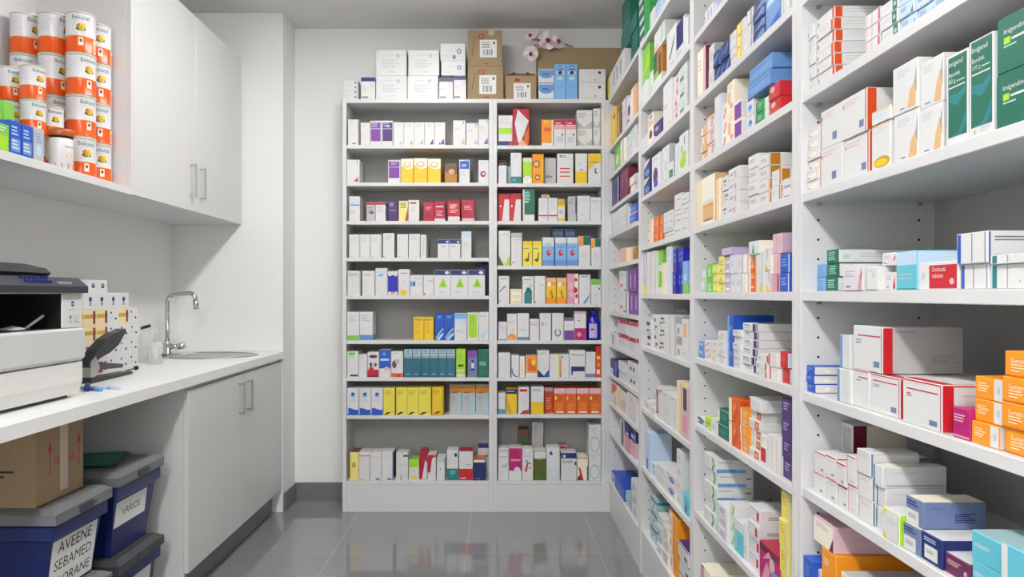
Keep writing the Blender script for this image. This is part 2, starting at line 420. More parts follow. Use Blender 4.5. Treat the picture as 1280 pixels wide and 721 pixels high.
# ------------------------------------------------------------------ tins on the open shelf
def tin_mesh(r, h, lidc='canc'):
    m = MB(); q = h
    prof = [(r * .96, 0), (r, .003), (r, h * .02), (r * .985, h * .03), (r * .985, h * .40), (r * .985, h * .415), (r * .985, h * .955), (r, h * .965), (r, h * .98)]
    mats = ['canc', 'canc', 'cang', 'cano', 'mus', 'canw', 'cang', 'canc']
    m.lathe(0, 0, prof, 'canw', n=40, mats=mats)
    R = r * .985 + .0003
    def W(u, v, e=0): return ((R + e) * math.sin(u / R), -(R + e) * math.cos(u / R), v)      # u: arc length from front, facing -y
    def patch(u0, u1, v0, v1, k, e=0.0, n=6):
        for i in range(n):
            a, b = u0 + (u1 - u0) * i / n, u0 + (u1 - u0) * (i + 1) / n
            m.face([W(a, v0, e), W(b, v0, e), W(b, v1, e), W(a, v1, e)], k)
    def disc(u, v, ru, rv, k, e=0.0): m.face([W(u + ru * math.cos(t * PI / 10), v + rv * math.sin(t * PI / 10), e) for t in range(20)], k)
    vs, fs, asp = text_geo('Bekunal'); tw = r * 1.15
    m.raw([W(-tw / 2 + x * tw, h * .80 + y * tw * 1.1, .0002) for x, y in vs], fs, 'dgrn')
    disc(0, h * .62, r * .42, h * .12, 'C', .0001)
    disc(-r * .1, h * .64, r * .2, h * .06, 'gold', .0003); disc(r * .14, h * .64, r * .2, h * .07, 'yel', .0004)
    disc(0, h * .575, r * .34, h * .045, 'olive', .0005); disc(0, h * .60, r * .12, h * .05, 'mus', .0006)
    patch(-r * .16, r * .16, h * .18, h * .37, 'C', .0002, 3); disc(0, h * .30, r * .09, h * .045, 'brn', .0004)
    patch(r * .9, r * 1.25, h * .05, h * .38, 'C', .0002, 3); patch(r * .98, r * 1.16, h * .08, h * .3, 'amb', .0003, 3)
    for s0, s1 in ((-2.6, -1.0), (1.0, 2.4)):
        for i in range(9):
            patch(r * s0, r * (s0 + (s1 - s0) * (.75 + .25 * ((i * 7) % 5) / 5)), h * (.88 - .045 * i), h * (.893 - .045 * i), 'ltx' if i % 3 else 'G', .0002, 6)
    return m.mesh('tin')
def lid_mesh(r, h):
    m = MB(); m.lathe(0, 0, [(r, h * .97), (r * 1.012, h * .975), (r * 1.012, h * .995), (r * .97, h), (r * .94, h * .985), (.0001, h * .983)], 'canc', n=40); return m.mesh('tin_lid')
BIG = (tin_mesh(.050, .151), lid_mesh(.050, .151)); SMA = (tin_mesh(.0385, .115), lid_mesh(.0385, .115))
def tin(x, y, z, kind, rot, label, group):
    t = thing('formula_tin', label, 'tin', (x, y, z), math.radians(rot), group)
    link('tin_body', kind[0], t); link('lid', kind[1], t)
zc = 1.6384
LV = ['bottom', 'second from bottom', 'third from bottom', 'topmost']
def stack(x, y, n, kind, rots, where, group, skip=()):
    for i in range(n):
        if i in skip: continue
        j = random.uniform(-.0015, .0015)
        lv = 'topmost' if i == n - 1 else LV[i]
        tin(x + j, y - j, zc + i * ((.1515 if kind is BIG else .1155)), kind, rots[i], ('large' if kind is BIG else 'small') + ' orange and white tin, ' + lv + ' in ' + where, group)
# rotation 0 faces -y; positive turns towards +x
stack(-1.523, 2.642, 4, BIG, [52, 62, 62, 30], 'second stack from cupboard', 'large formula tins stacked on the shelf')
stack(-1.528, 2.757, 4, BIG, [50, 42, 46, 42], 'stack beside the cupboard', 'large formula tins stacked on the shelf')
stack(-1.628, 2.648, 4, BIG, [60, 66, 70, 90], 'third stack from cupboard', 'large formula tins stacked on the shelf')
stack(-1.732, 2.65, 4, BIG, [40, 50, 25, 75], 'stack against the shelf back', 'large formula tins stacked on the shelf')
stack(-1.560, 2.425, 3, SMA, [50, 62, 66], 'front row stack behind brown jar', 'small formula tins stacked on the shelf')
stack(-1.554, 2.515, 2, SMA, [55, 52], 'short stack right of the jar', 'small formula tins stacked on the shelf')
stack(-1.648, 2.44, 3, SMA, [50, 60, 60], 'second small stack from the jar', 'small formula tins stacked on the shelf')
stack(-1.69, 2.35, 3, SMA, [50, 60, 40], 'small stack nearest the camera', 'small formula tins stacked on the shelf')
j = thing('jar', 'white jar with orange-brown lid at shelf edge in front of tins', 'jar', (-1.474, 2.44, zc), math.radians(50))
m = MB(); m.lathe(0, 0, [(.034, 0), (.037, .003), (.037, .1), (.035, .106), (.033, .108)], 'canw', n=36)
def wc(u, v, R=.0373): return (R * math.sin(u / R), -R * math.cos(u / R), v)
vs, fs, asp = text_geo('Bekunal'); m.raw([wc(-.0 + x * .035, .075 + y * .035) for x, y in vs], fs, 'dgrn')
m.face([wc(.015 + .012 * math.cos(t * PI / 8), .052 + .011 * math.sin(t * PI / 8)) for t in range(16)], 'yel')
for i in range(4): m.face([wc(-.03 + i * .02, .004), wc(-.01 + i * .02, .004), wc(-.01 + i * .02, .022), wc(-.03 + i * .02, .022)], 'org')
for i in range(6): m.face([wc(-.045, .03 + i * .01), wc(-.012, .03 + i * .01), wc(-.012, .0335 + i * .01), wc(-.045, .0335 + i * .01)], 'G')
m.obj('jar_body', j)
m = MB(); m.lathe(0, 0, [(.0345, .1085), (.0345, .114)], 'K', n=36); m.lathe(0, 0, [(.038, .1145), (.039, .116), (.039, .135), (.036, .139), (.0001, .139)], 'brl', n=36); m.obj('lid', j)

def placed(name, label, cat, w, d, h, loc, rz, body, toks, group=None):
    o = link(name, carton_mesh(w, d, h, body, toks)); o.location = loc; o.rotation_euler = (0, 0, rz)
    return tag(o, label, cat, group)
BL = 'r .08 .12 .9 .5 lb;l .1 .85 .9 3 .1 pale;S r .1 .1 .9 .9 blue;L l .15 .85 .85 5 .12 lb;l .1 .45 .85 3 .1 W'
placed('medicine_box', 'dark blue carton at open shelf edge, right one of blue row', 'box', .05, .06, .105, (-1.452, 2.232, zc), PI / 2, 'blue', BL, 'blue cartons on the open shelf')
placed('medicine_box', 'dark blue carton on open shelf, left of the rightmost blue one', 'box', .05, .06, .105, (-1.452, 2.178, zc), PI / 2, 'blue', BL, 'blue cartons on the open shelf')
placed('medicine_box', 'blue carton lying higher behind the front blue row on open shelf', 'box', .06, .07, .125, (-1.53, 2.20, zc), PI / 2, 'lb', 'r .05 .6 .95 .95 blue;l .1 .55 .8 4 .1 W;L r .05 .5 .95 .9 blue', None)
placed('medicine_box', 'pale grey blue-printed carton right of the blue row on open shelf', 'box', .05, .06, .11, (-1.452, 2.288, zc), PI / 2, 'G', 'l .1 .85 .85 4 .08 lb;c .5 .35 .25 .18 pale', None)
placed('medicine_box', 'tall lime green carton standing on the open shelf before tins', 'box', .05, .06, .20, (-1.565, 2.315, zc), PI / 2, 'lgrn', 'r .1 .1 .9 .55 lime;c .5 .4 .2 .08 W;L r .3 .1 .9 .8 lime;L c .6 .3 .2 .12 W', None)
placed('medicine_box', 'short green carton at the open shelf edge, left picture border', 'box', .055, .06, .085, (-1.452, 2.12, zc), PI / 2, 'lgrn', 'r .1 .1 .9 .6 lime;l .1 .9 .8 2 .1 W', None)

# ------------------------------------------------------------------ printer
p = thing('printer', 'grey and white laser multifunction printer with black scanner top on the worktop', 'printer', (-1.303, 1.97, .9), PI / 2)
# local: x -> +Y (0.298 far end), y -> -X (depth), front at y=0
W0, W1, DP = -.31, .298, .44
m = MB()
m.prism([(0.012, .012), (.0, .05), (.0, .111), (.012, .112), (DP, .112), (DP, .012)], W0, W1, 0, 'greyq'); m.box(W0 + .03, .03, 0, W1 - .03, DP - .02, .012, 'charc', .001); m.obj('paper_tray', p)
m = MB(); m.prism([(.004, .1135), (-.008, .125), (-.008, .21), (.004, .217), (.03, .217), (.03, .1135)], W0, W1, 0, 'greyp'); m.box(W0, .0301, .1135, W1, DP, .217, 'greyp', .003); m.obj('front_panel', p)
m = MB()
m.box(.194, .0, .2175, W1, DP, .322, 'greyq', .003); m.box(W0, .3, .2175, .1935, DP, .322, 'greyq', .002); m.box(W0, .005, .2175, W0 + .05, .2995, .322, 'greyq', .002)
m.box(W0 + .051, .2, .2178, .1915, .2995, .322, 'K', 0); m.box(.192, .004, .2178, .1938, .2995, .322, 'K', 0); m.box(W0 + .051, .01, .2176, .1935, .1995, .2186, 'K', 0)
m.obj('upper_body', p)
q = MB(); q.box(0, 0, 0, .001, .001, .001, 'K', 0)
m = MB(); dm = MB(); decals(dm, .1, .1, .1, 'c .5 .72 .1 .09 blue;r .4 .7 .6 .73 W;c .38 .3 .06 .07 txt;l .52 .36 .9 5 .055 G;l .3 .55 .7 1 .03 lb;r .3 .12 .44 .2 G;r .52 .12 .9 .16 G')
m.v = [(x + .246, y - .0002, z + .22) for x, y, z in dm.v]; m.f = dm.f; m.m = dm.m; m.sm = dm.sm; m.mats = dm.mats; m.obj('marking', p)
m = MB(); m.tube([(.10, .05, .222), (.15, .03, .258)], .004, 'G', 10); m.lathe(.06, .06, [(.03, .2188), (.03, .224), (.001, .232)], 'G', 20); m.obj('output_lever', p)
m = MB(); m.prism([(-.012, .325), (-.012, .345), (.02, .372), (DP - .02, .372), (DP - .02, .325)], W0, W1 + .012, 0, 'charc'); m.box(W0, -.004, .3222, W1 + .006, DP - .025, .3248, 'greyp', 0)
sc_ = m.obj('scanner', p)
m = MB()
for i in range(7):
    for k in range(2): m.box(.02 + i * .018, -.006 + k * .013 + .002, .3505 + k * .011, .032 + i * .018, .004 + k * .013, .362 + k * .011, 'navy', .001)
m.box(.17, -.004, .351, .235, .008, .3585, 'steel', .001)
m.obj('buttons', sc_)
m = MB(); pr = [(.03, .3725), (.02, .383), (.035, .398), (.10, .412), (.2, .418), (.33, .414), (.40, .40), (.405, .3725)]
m.prism(pr, W0 + .01, .17, 0, 'blackp'); m.obj('scanner_lid', p)

# ------------------------------------------------------------------ test-strip cartons behind the printer
WD = 'c .3 .75 .08 .08 navy;c .75 .35 .1 .08 navy;l .15 .5 .6 2 .1 ltx;L l .1 .8 .9 5 .13 ltx'
GS = 'r .0 .45 1 .7 mus;r .75 .1 .95 .9 wine;l .1 .95 .6 2 .1 cream;L r 0 .45 1 .7 mus;L l .1 .95 .9 2 .12 gold'
BD = 'c .5 .6 .14 .16 navy;r .42 .2 .58 .42 slate;L l .1 .8 .9 5 .13 ltx'
y0 = 2.765; wid = .084; hh = .0655
pl = ['leftmost column', 'second column from left', 'middle column', 'fourth column', 'rightmost column']
lvn = ['bottom', 'second up', 'third up', 'fourth up', 'fifth up']
for ci in range(5):
    for li in range(5):
        if ci == 4 and li > 3: continue
        if ci < 2 and li < 2: kind = ('white and red carton', 'W', 'r .1 .1 .6 .8 crim;c .4 .5 .2 .3 wine;c .45 .55 .1 .14 yel;r .7 .2 .9 .8 red')
        elif li in (2, 3) and (ci < 2 or (ci == 3 and li == 3)): kind = ('gold banded carton', 'cream', GS)
        elif li == 4: kind = ('white blue-dotted carton', 'W', BD)
        else: kind = ('white dark-dotted carton', 'W', WD)
        placed('medicine_box', kind[0] + ' on worktop behind stapler, ' + lvn[li] + ' in ' + pl[ci], 'box', wid - .001, .1, hh - .0004, (-1.58 - random.uniform(0, .004), y0 + (ci + .5) * wid, .9003 + li * hh), PI / 2, kind[1], kind[2], 'cartons piled on the worktop')
for i in range(2):
    placed('medicine_box', 'small white cube carton on top of the worktop pile, ' + ('left one', 'right one')[i], 'box', .066, .07, .05, (-1.60, 2.86 + i * .069, .9003 + 5 * hh), PI / 2, 'W', 'c .5 .55 .2 .22 navy;c .5 .6 .08 .08 pale;L l .1 .8 .9 3 .2 ltx', 'small cube cartons on the worktop pile')

# ------------------------------------------------------------------ stapler, pens
s = thing('stapler', 'black heavy-duty stapler with long curved handle on the worktop', 'stapler', (-1.475, 2.60, .9), math.radians(3))
m = MB(); m.prism([(-.02, 0), (.30, 0), (.31, .006), (.30, .012), (.06, .016), (-.02, .022)], -.024, .024, 0, 'blackp'); m.obj('base', s)
m = MB(); m.prism([(-.02, .0225), (.02, .0225), (.05, .05), (.02, .095), (-.015, .08)], -.02, .02, 0, 'steelm'); m.obj('bracket', s)
m = MB(); m.prism([(.01, .075), (.0, .055), (.10, .04), (.24, .032), (.25, .045), (.12, .062)], -.014, .014, 0, 'charc'); m.obj('magazine', s)
m = MB(); m.prism([(-.03, .07), (-.01, .05), (.05, .085), (.13, .10), (.20, .125), (.25, .165), (.262, .17), (.255, .185), (.22, .178), (.17, .172), (.10, .152), (.03, .115)], -.019, .019, 0, 'blackp'); m.obj('handle', s)
m = MB(); m.tube([(0, .30, .012), (-.012, .42, .012)], .003, 'blackp', 8); m.tube([(-.012, .415, .012), (-.013, .428, .012)], .009, 'blackp', 12); m.obj('paper_guide', s)
for (x, y, rz, k, lab, r) in ((-1.385, 2.44, .5, 'navy', 'dark blue marker pen lying beside the printer', .009), (-1.362, 2.41, 1.0, 'lb', 'light blue slim pen lying beside the dark blue marker', .005), (-1.33, 2.44, 1.25, 'pale', 'pale blue slim pen nearest the worktop edge by printer', .0045)):
    m = MB(); m.tube([(0, -.06, r), (0, .045, r), (0, .047, r), (0, .066, r)], [r, r, r * .7, r * .25], k, 12)
    o = thing('pen', lab, 'pen', (x, y, .9002), rz); m.obj('barrel', o)
    m = MB(); m.tube([(0, -.075, r), (0, -.02, r)], r * 1.12, k, 12); m.obj('cap', o)

# ------------------------------------------------------------------ clear containers by the tap
def clear_cup(x, y, r, h, label, mark, lid):
    t = thing('clear_jug', label, 'jug', (x, y, .9005))
    m = MB(); m.lathe(0, 0, [(r * .86, 0), (r, h), (r * .97, h), (r * .83, .003), (.0001, .0035)], 'clear', n=28); m.obj('body', t)
    if mark: m = MB(); m.box(r * .7, -r * .72, h * .2, r * .74, -r * .68, h * .98, 'red', .0003); m.obj('measuring_mark', t)
    if lid: m = MB(); m.tube([(-.01, -.01, h + .006), (.035, -.02, h + .018)], .007, 'blackp', 10); m.obj('black_stopper', t)
clear_cup(-1.66, 3.40, .042, .155, 'clear plastic jug with black stopper left of the tap', 0, 1)
clear_cup(-1.565, 3.31, .03, .10, 'low clear plastic cup between jug and white cartons', 0, 0)
clear_cup(-1.695, 3.545, .032, .15, 'clear measuring beaker with red mark just left of tap', 1, 0)

# ------------------------------------------------------------------ storage bins
def bin_box(y0, y1, z0, z1, label, lidk, toks, lab2=None, open_=False):
    w = y1 - y0; t = thing('storage_bin', label, 'storage bin', (-1.25, (y0 + y1) / 2, z0), PI / 2, 'blue storage bins under the worktop')
    D = .46; h = z1 - z0; hb = h - .045
    def fr(z, k):
        i = .030 * (1 - z / hb)
        return [(-w / 2 + i + .012, .014 + i, z), (w / 2 - i - .012, .014 + i, z), (w / 2 - i - .012, D - .014 - i, z), (-w / 2 + i + .012, D - .014 - i, z)]
    m = MB(); lv = [0, hb * .82, hb]; rings = [fr(z, 0) for z in lv]
    m.face(rings[0][::-1], 'binb')
    for a in range(2):
        for i in range(4): m.face([rings[a][i], rings[a][(i + 1) % 4], rings[a + 1][(i + 1) % 4], rings[a + 1][i]], 'binb')
    m.face(rings[2], 'binb')
    m.box(-w / 2 + .004, .004, hb - .05, w / 2 - .004, D - .004, hb - .001, 'binb', .006)   # rim collar
    body = m.obj('bin_body', t)
    m = MB(); i1, i2 = .0, .022
    lo = [(-w / 2, -.006), (w / 2, -.006), (w / 2, D + .006), (-w / 2, D + .006)]
    hi = [(-w / 2 + i2, i2 - .006), (w / 2 - i2, i2 - .006), (w / 2 - i2, D + .006 - i2), (-w / 2 + i2, D + .006 - i2)]
    A = [(*q, hb) for q in lo]; B = [(*q, hb + .03) for q in lo]; C = [(*q, h - .0005) for q in hi]
    m.face(A[::-1], lidk); m.face(C, lidk)
    for P_, Q_ in ((A, B), (B, C)):
        for i in range(4): m.face([P_[i], P_[(i + 1) % 4], Q_[(i + 1) % 4], Q_[i]], lidk)
    lid = m.obj('lid', t)
    m = MB(); m.box(-.035, -.0105, hb + .004, .035, -.0062, hb + .026, 'binl2', .001); m.box(.05, -.0075, hb + .01, .056, -.0062, hb + .016, 'K', .0003); m.obj('latch', lid)
    if toks:
        u0, u1, v0, v1, tk = toks
        m = MB(); m.box(-(u1 - u0) / 2, 0, 0, (u1 - u0) / 2, .0006, v1 - v0, 'paper', 0); decals(m, u1 - u0, .0006, v1 - v0, tk)
        o = m.obj('paper_label', t); zc_ = (v0 + v1) / 2; i = .030 * (1 - (v0) / hb)
        o.location = ((u0 + u1) / 2 * 1.0, .014 + i - .0012, v0); o.rotation_euler = (math.atan(.030 / hb), 0, 0)
    return t
FB = (2.035, 2.335); SBN = (2.375, 2.70)
T1 = 'w AVEENE .12 .74 .88 K;w SEBAMED .08 .42 .92 K;w KLORANE .08 .10 .92 K'
bin_box(*FB, .3355, .61, 'blue bin labelled AVEENE SEBAMED KLORANE under the cardboard box', 'binl', (-.118, .112, .01, .172, T1))
bin_box(*FB, .0005, .335, 'blue bin on the floor under the AVEENE labelled bin', 'binl', None)
bin_box(*SBN, .3355, .628, 'blue bin labelled VARIOS, upper bin of the farther stack', 'binl', (-.125, .085, .098, .185, 'w VARIOS .2 .38 .8 K'))
bin_box(*SBN, .0005, .335, 'blue bin with dark lid on the floor under the VARIOS bin', 'binl2', (-.09, .11, .12, .25, 'l .1 .5 .2 1 .1 G'))
m = MB(); m.box(-.13, -.1, 0, .13, .1, .006, 'charc', .001); m.box(-.1, -.12, .0062, .12, .09, .012, 'dgrn', .001)
o = m.obj('booklet'); o.location = (-1.46, 2.55, .6285); o.rotation_euler = (0, 0, .25); tag(o, 'dark green booklets lying on the lid of the VARIOS bin', 'booklet')

def cardboard(name, label, w, d, h, loc, rz, toks, flaps=False, tapes=None, group=None, lblw=None):
    t = thing(name, label, 'cardboard box', loc, rz, group)
    m = MB(); m.box(-w / 2, 0, 0, w / 2, d, h, 'cb', .002); decals(m, w, d, h, toks); m.obj('box_body', t)
    if flaps:
        m = MB()
        m.raw([(-w / 2, .002, h), (w / 2, .002, h), (w / 2 - .01, .06, h + .03), (-w / 2 + .01, .06, h + .03), (-w / 2, .005, h), (w / 2, .005, h), (w / 2 - .01, .062, h + .027), (-w / 2 + .01, .062, h + .027)],
              [(0, 1, 2, 3), (7, 6, 5, 4), (3, 2, 6, 7), (0, 3, 7, 4), (1, 5, 6, 2)], 'cbd')
        for s_ in (-1, 1):
            x0 = s_ * w / 2; x1 = s_ * (w / 2 - .055)
            m.raw([(x0, .01, h), (x0, d - .01, h), (x1, d - .02, h + .028), (x1, .02, h + .028), (x0 - s_ * .003, .01, h - .001), (x0 - s_ * .003, d - .01, h - .001), (x1 - s_ * .001, d - .02, h + .025), (x1 - s_ * .001, .02, h + .025)],
                  [(0, 1, 2, 3), (7, 6, 5, 4), (3, 2, 6, 7), (0, 3, 7, 4), (1, 5, 6, 2)], 'cbd')
        m.obj('flaps', t)
    if tapes:
        x0, x1, z0 = tapes
        m = MB(); m.box(x0, -.0012, z0, x1, -.0004, h + .0008, 'tape', 0); m.box(x0, -.0012, h + .0002, x1, d, h + .0008, 'tape', 0); m.obj('tape', t)
    if lblw:
        x0, z0, x1, z1, tk = lblw
        m = MB(); m.box(-(x1 - x0) / 2, 0, 0, (x1 - x0) / 2, .0006, z1 - z0, 'paper', 0); decals(m, x1 - x0, .0006, z1 - z0, tk); o = m.obj('shipping_label', t); o.location = ((x0 + x1) / 2, -.0012, z0)
    return t
cardboard('cardboard_box', 'brown cardboard box marked FRAGIL with red arrows, on the labelled bin', .24, .40, .236, (-1.312, 2.17, .6105), PI / 2,
          'w FRAGIL .36 .42 .84 crim;r .27 .32 .29 .66 crim;p .24 .62 .28 .76 .32 .62 crim;r .89 .32 .91 .66 crim;p .86 .62 .90 .76 .94 .62 crim;L l .5 .45 .95 2 .06 blk;L l .1 .85 .4 2 .05 cbd', tapes=(-.005, .035, .02))

# ------------------------------------------------------------------ on top of the back racks
zt = 2.3163
def X(px, D): return (px - CX) * D / F
def Z(py, D): return H0 + (CY - py) * D / F
def onback(name, label, cat, x0, x1, yt, body, toks, D=YB + .012, d=.16, z0=zt, group=None):
    a, b = X(x0, D), X(x1, D)
    return placed(name, label, cat, b - a - .0006, d, Z(yt, D) - z0 - .0003, ((a + b) / 2, D, z0 + .0002), 0, body, toks, group)
z = zt
for i in range(4):
    onback('medicine_box', 'flat white carton on left end of rack top, ' + ['bottom of four', 'second of four up', 'third of four up', 'topmost of four'][i], 'box', 429.6 + i % 2, 447.5, 117.6 - i * 5.8, 'W', 'r .75 .2 .9 .7 slate;l .1 .8 .6 2 .3 ltx', z0=z, d=.14, group='flat white cartons on the rack top')
    z = Z(117.6 - i * 5.8, YB + .012) + .0001
NV = 'b .82 1 navy;c .8 .7 .13 .13 rose;c .8 .7 .08 .08 W;r .05 .05 .5 .13 slate;l .1 .6 .5 3 .08 ltx'
onback('medicine_box', 'navy-topped white carton right of the flat white cartons on rack top', 'box', 451, 469, 96.5, 'W', NV, group='navy-topped cartons on the rack top')
onback('medicine_box', 'navy-topped white carton on rack top, under the narrow tower', 'box', 548.6, 566.4, 97, 'W', NV, group='navy-topped cartons on the rack top')
onback('medicine_box', 'navy-topped white carton on rack top, touching the cardboard boxes', 'box', 567.2, 582.6, 94.4, 'W', NV, group='navy-topped cartons on the rack top')
BW = 'c .72 .78 .06 .08 G;l .25 .82 .62 1 .05 ltx;l .2 .62 .8 5 .07 ltx;r .05 .06 .09 .1 G;r .45 .12 .6 .16 G;r .05 .92 .08 .95 G;r .85 .8 .92 .83 ltx'
for i, (a, b, zz, yt, lab) in enumerate([(470, 508.8, zt, 94.6, 'lower left'), (509.4, 547.6, zt, 94.6, 'lower right'), (470, 508.3, None, 62.6, 'upper left'), (510.4, 549, None, 62.6, 'upper right')]):
    onback('white_carton', 'large white carton on rack top, %s of the block of four' % lab, 'box', a, b, yt, 'W', BW, z0=zz or Z(94.6, YB + .012) + .0002, d=.2, group='large white cartons on the rack top')
zz = Z(94.4, YB + .012) + .0003
TW = 'c .75 .55 .1 .16 slate;c .75 .55 .05 .08 W;l .2 .6 .62 1 .08 ltx;l .15 .3 .5 2 .1 ltx'
for i, yt in enumerate((76, 54.3)):
    onback('white_carton', 'white carton of the narrow tower on rack top, %s one' % ('lower', 'upper')[i], 'box', 551.5 - i, 581.8, yt, 'W', TW + (';c .55 .2 .08 .13 slate' if i else ''), z0=zz, d=.2, group='white cartons of the narrow tower'); zz = Z(yt, YB + .012) + .0003
CBT = 'c .38 .82 .1 .08 crim;c .38 .82 .06 .05 cb;l .15 .8 .25 1 .04 brn;r .45 .05 .6 .08 crim;p .1 .3 .18 .75 .2 .75 .13 .3 brn'
LBT = 'l .1 .85 .6 4 .09 txt;r .8 .75 .9 .9 K;r .2 .1 .26 .45 txt;r .3 .1 .33 .45 txt;r .4 .1 .5 .45 txt;r .55 .1 .6 .45 txt;r .66 .1 .75 .45 txt'
a, b = X(584.5, YB + .01), X(629.3, YB + .01)
h1 = Z(82.8, YB + .01) - zt; h2 = Z(37.5, YB + .01) - zt - h1
cardboard('cardboard_box', 'brown cardboard carton on rack top, lower of the stacked pair', b - a, .21, h1 - .0005, ((a + b) / 2, YB + .01, zt), 0, CBT, lblw=(-.035, .03, .06, h1 - .05, LBT), group='brown cardboard cartons on the rack top')
cardboard('cardboard_box', 'brown cardboard carton on rack top, upper of the stacked pair', b - a - .008, .205, h2, ((a + b) / 2 - .002, YB + .01, zt + h1), 0, CBT, lblw=(-.03, .05, .065, h2 - .055, LBT), tapes=(.02, .05, h2 - .03), group='brown cardboard cartons on the rack top')
a, b = X(631.6, YB + .01), X(670.5, YB + .01)
cardboard('cardboard_box', 'small open cardboard carton with raised flaps on rack top', b - a, .18, Z(94.5, YB + .01) - zt, ((a + b) / 2, YB + .01, zt), 0, CBT.split(';')[0], flaps=True, lblw=(-.04, .0, .055, .09, LBT), group='brown cardboard cartons on the rack top')
D = 4.13; a, b = X(672, D), X(776, D)
cardboard('cardboard_box', 'long brown cardboard box behind the blue cartons on rack top', b - a, .135, Z(59.7, D) - zt, ((a + b) / 2, D, zt), 0, 'r 0 .0 1 .015 cbd', group='brown cardboard cartons on the rack top')
BB = 'r 0 .55 1 .95 lb;c .5 .55 .4 .2 lb;l .25 .72 .75 2 .09 navy;r 0 0 1 .06 lb'
z = zt
for i, yt in enumerate((104.5, 86.3)):
    onback('medicine_box', 'white and blue carton left of the eye cartons, %s one' % ('lower', 'upper')[i], 'box', 673, 692.6, yt, 'W', BB, z0=z, d=.075, group='white and blue cartons beside eye cartons'); z = Z(yt, YB + .012) + .0003
EY = 'c .5 .76 .36 .07 W;c .5 .76 .2 .06 navy;p .1 .8 .3 .87 .7 .87 .9 .8 .7 .84 .3 .84 navy;l .2 .95 .8 1 .03 navy;l .15 .38 .85 2 .03 lb;c .5 .6 .3 .05 pale'
for i in range(2): onback('medicine_box', 'tall blue carton with an eye picture on rack top, %s one' % ('left', 'right')[i], 'box', 693 + i * 14.6, 707.3 + i * 14.6, 80, 'sky', EY, d=.075, group='blue cartons with eye pictures')
z = zt
for i, yt in enumerate((103.6, 86.3)):
    onback('medicine_box', 'wide grey-white carton right of the eye cartons, %s one' % ('lower', 'upper')[i], 'box', 723.6, 757, yt, 'W', 'c .78 .75 .06 .1 navy;l .4 .78 .7 1 .06 G;c .62 .2 .03 .06 slate;r .05 .05 .95 .1 ltx', z0=z, d=.075, group='grey-white cartons beside eye cartons'); z = Z(yt, YB + .012) + .0003
# orchid spray lying over the cardboard box
t = thing('orchid_spray', 'pale pink artificial orchid spray lying on the long cardboard box', 'flower', (X(690, 4.2), 4.17, Z(59.7, 4.13)))
def pz(px, py, D=4.13): return Vector((X(px, D), D, Z(py, D))) - Vector(t.location)
m = MB(); pts = [pz(716, 58.6, 4.2), pz(704, 54, 4.18), pz(692, 50, 4.14), pz(680, 51, 4.12), pz(670, 55, 4.115), pz(664, 63, 4.11), pz(662, 68, 4.11)]
m.tube(pts, .0028, 'stem', 8); m.obj('stem', t)
def blossom(c, nrm, R, tilt):
    m = MB(); q = Vector(nrm).normalized().to_track_quat('Z', 'Y'); rot = q.to_matrix()
    for i in range(5):
        a = 2 * PI * i / 5 + tilt; n = 10; wd = .5 if i % 2 else .62
        top = []; bot = []
        for j in range(n):
            th = 2 * PI * j / n; l = .52 + .5 * math.cos(th); s_ = wd * math.sin(th) * (.6 + .4 * l)
            x_ = R * (l * math.cos(a) - s_ * math.sin(a)); y_ = R * (l * math.sin(a) + s_ * math.cos(a)); zz_ = R * (.25 * l * l - .3 * abs(s_) )
            top.append(c + rot @ Vector((x_, y_, zz_ + .0008))); bot.append(c + rot @ Vector((x_, y_, zz_ - .0008)))
        cen = c + rot @ Vector((R * .5 * math.cos(a), R * .5 * math.sin(a), R * .08))
        for j in range(n):
            k = (j + 1) % n
            m.face([cen, top[j], top[k]], 'petal', True); m.face([bot[k], bot[j], cen - rot @ Vector((0, 0, .0012))], 'petal', True); m.face([top[j], bot[j], bot[k], top[k]], 'petal')
    o = m.obj('blossom', t)
    m = MB()
    for (dx, dy, dz, r) in ((0, 0, .25, .2), (.12, -.12, .38, .14), (-.12, -.12, .38, .14), (0, -.25, .3, .13)):
        m2 = MB(); m2.lathe(0, 0, [(.0001, -r * R), (r * R * .7, -r * R * .7), (r * R, 0), (r * R * .7, r * R * .7), (.0001, r * R)], 'heart', n=10)
        m.raw([c + rot @ (Vector(v) + Vector((dx * R, dy * R, dz * R))) for v in m2.v], m2.f, 'heart', True)
    m.obj('blossom_heart', o)
for (px, py, D_, nr, R, ti) in ((684, 51, 4.10, (.1, -1, .1), .056, .3), (696, 52.5, 4.11, (.5, -.8, .25), .048, 1.0), (664, 45.5, 4.10, (-.4, -.7, .5), .042, .2), (664, 66, 4.095, (-.3, -.8, -.5), .044, .8), (673, 52, 4.105, (0, -.8, .6), .04, .5)):
    blossom(pz(px, py, D_), nr, R, ti)
